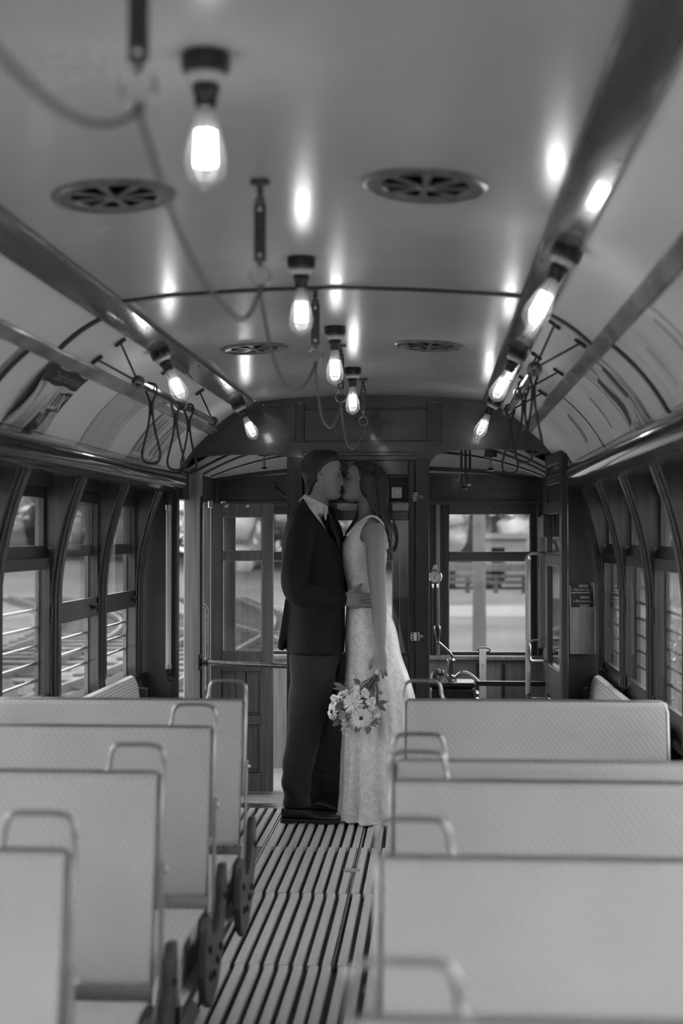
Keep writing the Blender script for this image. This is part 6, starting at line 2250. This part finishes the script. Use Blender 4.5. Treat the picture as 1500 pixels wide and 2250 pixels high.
for sy in (-1, 1):
    vs_ = []
    fs_ = []
    NZ, NT = 16, 8
    for lay in (0.0085, 0.003):
        for i in range(NZ + 1):
            z = 1.352 + (1.506 - 1.352) * i / NZ
            t0 = lerp_tab([(1.352, 0.0), (1.385, 0.28), (1.42, 0.62), (1.455, 0.95), (1.485, 1.25), (1.506, 1.50)], z)[0]
            t1 = lerp_tab([(1.352, 1.80), (1.385, 1.42), (1.41, 1.32), (1.45, 1.36), (1.485, 1.55), (1.506, 1.70)], z)[0]
            xa, xb, yh = lerp_tab([(q_[0], q_[1], q_[2], q_[3]) for q_ in BODY_UP], z)
            for j in range(NT + 1):
                t = PI + t0 + (t1 - t0) * j / NT
                c, s_ = math.cos(t), math.sin(t)
                nrm_ = Vector((c, s_ * 0.9, 0.25)).normalized()
                p = Vector(((xa + xb) / 2 + (xb - xa) / 2 * math.copysign(abs(c) ** (2 / 2.2), c), yh * math.copysign(abs(s_) ** (2 / 2.2), s_), z)) + nrm_ * lay
                vs_.append((p.x, BY - sy * p.y if sy > 0 else BY + p.y, p.z))
    q2 = (NZ + 1) * (NT + 1)
    for i in range(NZ):
        for j in range(NT):
            a_ = i * (NT + 1) + j
            fs_.append((a_, a_ + 1, a_ + NT + 2, a_ + NT + 1))
            fs_.append((q2 + a_, q2 + a_ + NT + 1, q2 + a_ + NT + 2, q2 + a_ + 1))
    for i in range(NZ):
        for e_ in (0, NT):
            a_ = i * (NT + 1) + e_
            fs_.append((a_, a_ + NT + 1, q2 + a_ + NT + 1, q2 + a_))
    MB().add(vs_, fs_).build('bodice_panel', 'lace', bride, smooth='all', fix=True)
for sy in (-1, 1):
    yb_ = BY + sy * 0.120
    MB().tube(cr([(-0.092, BY + sy * 0.100, 1.405), (-0.050, BY + sy * 0.118, 1.452), (-0.005, BY + sy * 0.128, 1.488), (0.030, BY + sy * 0.130, 1.503), (0.065, BY + sy * 0.132, 1.490), (0.095, BY + sy * 0.128, 1.448), (0.108, BY + sy * 0.115, 1.385), (0.106, BY + sy * 0.10, 1.34)], 4), 0.0062, 8, flat=0.6).build('strap', 'lace', bride, smooth=True)
# scalloped hem and raised lace sprigs
hm = MB()
last = rings[-1]
hm.tube([(p[0], p[1], max(0.010, p[2] + 0.004)) for p in last], 0.006, 6, closed=True)
hm.build('hem_edge', 'lace', bride, smooth=True)
rg = random.Random(9)
sp = MB()
for k in range(150):
    z = rg.choice([rg.uniform(0.03, 0.45), rg.uniform(0.03, 1.36), rg.uniform(0.45, 0.95)])
    r_ = min(rings, key=lambda q_: abs(q_[0][2] - z))
    i = rg.randrange(len(r_))
    p = Vector(r_[i])
    p2 = Vector(r_[(i + 1) % len(r_)])
    if p.y > BY - 0.06:
        continue
    cx = sum(q_[0] for q_ in r_) / len(r_)
    nrm_ = Vector((p.x - cx, p.y - BY, 0)).normalized()
    tx = Vector((-nrm_.y, nrm_.x, 0))
    c0 = p - nrm_ * 0.0018
    a0 = rg.uniform(0, 6.28)
    pts = []
    for j in range(9):
        t = j / 8
        rr = 0.018 * (1 - 0.75 * t)
        pts.append(c0 + tx * (rr * math.cos(a0 + t * 6)) + Vector((0, 0, 1)) * (rr * math.sin(a0 + t * 6) - 0.02 * t))
    sp.tube(pts, 0.0016, 4)
sp.build('lace_sprigs', 'lace', bride)['kind'] = 'stuff'

# ------------------------------------------------------------------ bouquet held head-down in her hand
BQ = Vector((0.062, HYY - 0.004, 0.745))          # grip
bq = empty('bouquet', (BQ.x, BQ.y, 0.48))
tag(bq, 'bouquet of white spider chrysanthemums and daisies held head down', 'bouquet')
rg = random.Random(21)
CEN = Vector((-0.045, HYY - 0.02, 0.565))
FL = [('spider', (-0.050, HYY - 0.080, 0.600), 0.056, (-0.15, -1, 0.35)), ('daisy', (-0.012, HYY - 0.088, 0.535), 0.054, (0.05, -1, -0.05)), ('daisy', (-0.150, HYY - 0.050, 0.560), 0.046, (-0.9, -0.6, 0.1)),
      ('spider', (-0.070, HYY - 0.050, 0.490), 0.048, (-0.2, -0.7, -0.8)), ('spider', (0.045, HYY - 0.055, 0.560), 0.040, (0.6, -0.8, 0.1)), ('small', (-0.130, HYY - 0.050, 0.622), 0.030, (-0.6, -0.8, 0.3)), ('small', (-0.095, HYY - 0.06, 0.648), 0.026, (-0.4, -0.9, 0.4)),
      ('small', (-0.030, HYY - 0.055, 0.655), 0.028, (0, -1, 0.3)), ('small', (0.005, HYY - 0.055, 0.648), 0.024, (0.3, -1, 0.3)), ('grey', (-0.100, HYY - 0.068, 0.540), 0.030, (-0.4, -0.9, -0.1)), ('grey', (0.055, HYY - 0.055, 0.515), 0.026, (0.6, -0.7, -0.3)),
      ('daisy', (-0.020, HYY + 0.035, 0.500), 0.044, (0, 0.6, -0.8)), ('spider', (0.02, HYY + 0.045, 0.57), 0.045, (0.5, 0.8, 0)), ('spider', (-0.10, HYY + 0.03, 0.58), 0.045, (-0.6, 0.7, 0)), ('small', (-0.120, HYY - 0.055, 0.590), 0.024, (-0.5, -0.9, 0)), ('small', (0.030, HYY - 0.06, 0.615), 0.026, (0.4, -0.9, 0.2))]


def petal_ring(mb, M4, n, r0, r1, w, z0, z1, droop, jit):
    for k in range(n):
        a = 2 * PI * (k + rg.uniform(-0.3, 0.3)) / n
        rr = r1 * (1 + rg.uniform(-jit, jit))
        ca, sa = math.cos(a), math.sin(a)
        zt = z1 + rg.uniform(-0.15, 0.15) * r1
        pts = []
        for t, ww in ((0, 0.5), (0.45, 1.0), (0.85, 0.9), (1.0, 0.25)):
            r = r0 + (rr - r0) * t
            z = z0 + (zt - z0) * t - droop * t * t
            for sgn in (-1, 1):
                pts.append(M4 @ Vector((r * ca - sgn * w * ww * sa, r * sa + sgn * w * ww * ca, z + 0.0006 * sgn)))
        mb.add(pts, [(0, 1, 3, 2), (2, 3, 5, 4), (4, 5, 7, 6)])


for kind, c, r, d in FL:
    d = Vector(d).normalized()
    M4 = Matrix.Translation(c) @ d.to_track_quat('Z', 'Y').to_matrix().to_4x4()
    nm = {'spider': 'chrysanthemum', 'daisy': 'daisy', 'small': 'stock_flower', 'grey': 'filler_flower'}[kind]
    mb = MB()
    if kind == 'spider':
        petal_ring(mb, M4, 34, 0.004, r, 0.0022, 0.0, 0.004, 0.010, 0.12)
        petal_ring(mb, M4, 30, 0.004, r * 0.85, 0.0022, 0.003, 0.022, 0.0, 0.15)
        petal_ring(mb, M4, 24, 0.003, r * 0.58, 0.0020, 0.005, 0.036, -0.004, 0.15)
        petal_ring(mb, M4, 14, 0.002, r * 0.28, 0.0018, 0.006, 0.034, 0.0, 0.2)
        o = mb.build(nm, 'petal', bq, fix=False)
    elif kind == 'daisy':
        petal_ring(mb, M4, 38, 0.006, r, 0.0036, 0.0, 0.004, 0.006, 0.07)
        petal_ring(mb, M4, 34, 0.006, r * 0.82, 0.0034, 0.003, 0.010, 0.004, 0.08)
        petal_ring(mb, M4, 24, 0.006, r * 0.45, 0.0026, 0.005, 0.012, 0.002, 0.1)
        o = mb.build(nm, 'petal', bq, fix=False)
        MB().lathe([(0.0095, 0.004), (0.009, 0.010), (0.005, 0.013), (0.0005, 0.0135)], (0, 0, 0), 14).xf(M4).build('flower_eye', 'flower_eye', o, smooth=True)
    else:
        for q_ in range(5):
            off = Matrix.Translation((rg.uniform(-0.6, 0.6) * r, rg.uniform(-0.6, 0.6) * r, rg.uniform(-0.2, 0.3) * r))
            petal_ring(mb, M4 @ off, 10, 0.002, r * 0.60, 0.0055, 0.0, 0.010, 0.006, 0.2)
            petal_ring(mb, M4 @ off, 7, 0.002, r * 0.36, 0.0045, 0.004, 0.014, 0.0, 0.2)
        o = mb.build(nm, 'petal' if kind == 'small' else 'petal_grey', bq, fix=False)
for k in range(30):
    a = rg.uniform(0, 6.28)
    r = rg.uniform(0, 0.013)
    p0 = BQ + Vector((r * math.cos(a) + 0.018, r * math.sin(a) * 0.6, 0.050))
    p1 = BQ + Vector((r * math.cos(a) - 0.004, r * math.sin(a), -0.010))
    tgt = Vector(rg.choice(FL)[1]) + Vector((rg.uniform(-.02, .02), 0.02 + rg.uniform(-.015, .02), 0.01))
    p2 = p1 + (tgt - p1) * 0.45 + Vector((0.006, 0, 0.004))
    MB().tube(cr([tuple(p0), tuple(p1), tuple(p2), tuple(tgt)], 3), rg.uniform(0.0016, 0.0026), 5).build('stem', 'stem', bq, smooth=True)
MB().lathe([(0.016, -0.010), (0.018, 0.0), (0.017, 0.012), (0.015, 0.016)], tuple(BQ + Vector((0, 0, 0.0))), 16, (0.35, 0, 1)).build('ribbon_wrap', 'ribbon', bq, smooth=True)


def leaf(base, tip, w, m='leaf'):
    b0, t0 = Vector(base), Vector(tip)
    d = t0 - b0
    sd = d.cross(Vector((0.2, -1, 0.1))).normalized()
    nn = sd.cross(d).normalized()
    vs_ = []
    for t, ww in ((0, 0.05), (0.2, 0.7), (0.45, 1.0), (0.7, 0.8), (0.9, 0.35), (1.0, 0.02)):
        c = b0 + d * t + nn * (0.006 * math.sin(PI * t))
        for q_ in (-1, 0, 1):
            vs_.append(c + sd * (w * ww * q_) + nn * (0.004 * abs(q_) * ww))
    n = len(vs_)
    fs_ = []
    for i in range(5):
        for j in range(2):
            a = i * 3 + j
            fs_.append((a, a + 1, a + 4, a + 3))
    MB().add(vs_, fs_).build('leaf', m, bq, smooth='all', fix=False)


y = HYY - 0.05
for b_, t_, w in (((0.060, y, 0.600), (0.115, y - 0.01, 0.612), 0.012), ((0.060, y, 0.598), (0.108, y - 0.02, 0.565), 0.013), ((0.058, y, 0.655), (0.095, y, 0.648), 0.010), ((-0.09, y, 0.668), (-0.145, y - 0.01, 0.700), 0.014), ((-0.07, y, 0.672), (-0.150, y - 0.02, 0.672), 0.010),
                  ((-0.02, y, 0.690), (-0.050, y - 0.01, 0.720), 0.014), ((-0.10, y - 0.02, 0.610), (-0.135, y - 0.03, 0.570), 0.018), ((-0.02, y - 0.03, 0.500), (-0.040, y - 0.03, 0.465), 0.014), ((0.02, y - 0.02, 0.500), (0.018, y - 0.03, 0.455), 0.016), ((-0.12, y, 0.52), (-0.150, y, 0.49), 0.014),
                  ((0.055, y, 0.540), (0.066, y, 0.505), 0.008), ((-0.06, y - 0.04, 0.555), (-0.09, y - 0.05, 0.535), 0.012), ((0.03, y, 0.67), (0.05, y, 0.60), 0.012), ((0.0, y, 0.69), (-0.03, y, 0.64), 0.012)):
    leaf(b_, t_, w)
for k in range(26):
    c = CEN + Vector((rg.uniform(-0.10, 0.10), -0.045 + rg.uniform(-0.02, 0.02), rg.uniform(-0.07, 0.08)))
    MB().ball(tuple(c), rg.uniform(0.003, 0.006), 7, 5).build('berry', 'berry', bq, smooth='all')
MB().ball(tuple(CEN + Vector((0, 0.0, 0))), 0.07, 14, 10, (1.15, 0.55, 0.95)).build('foliage_core', 'leaf', bq, smooth='all')
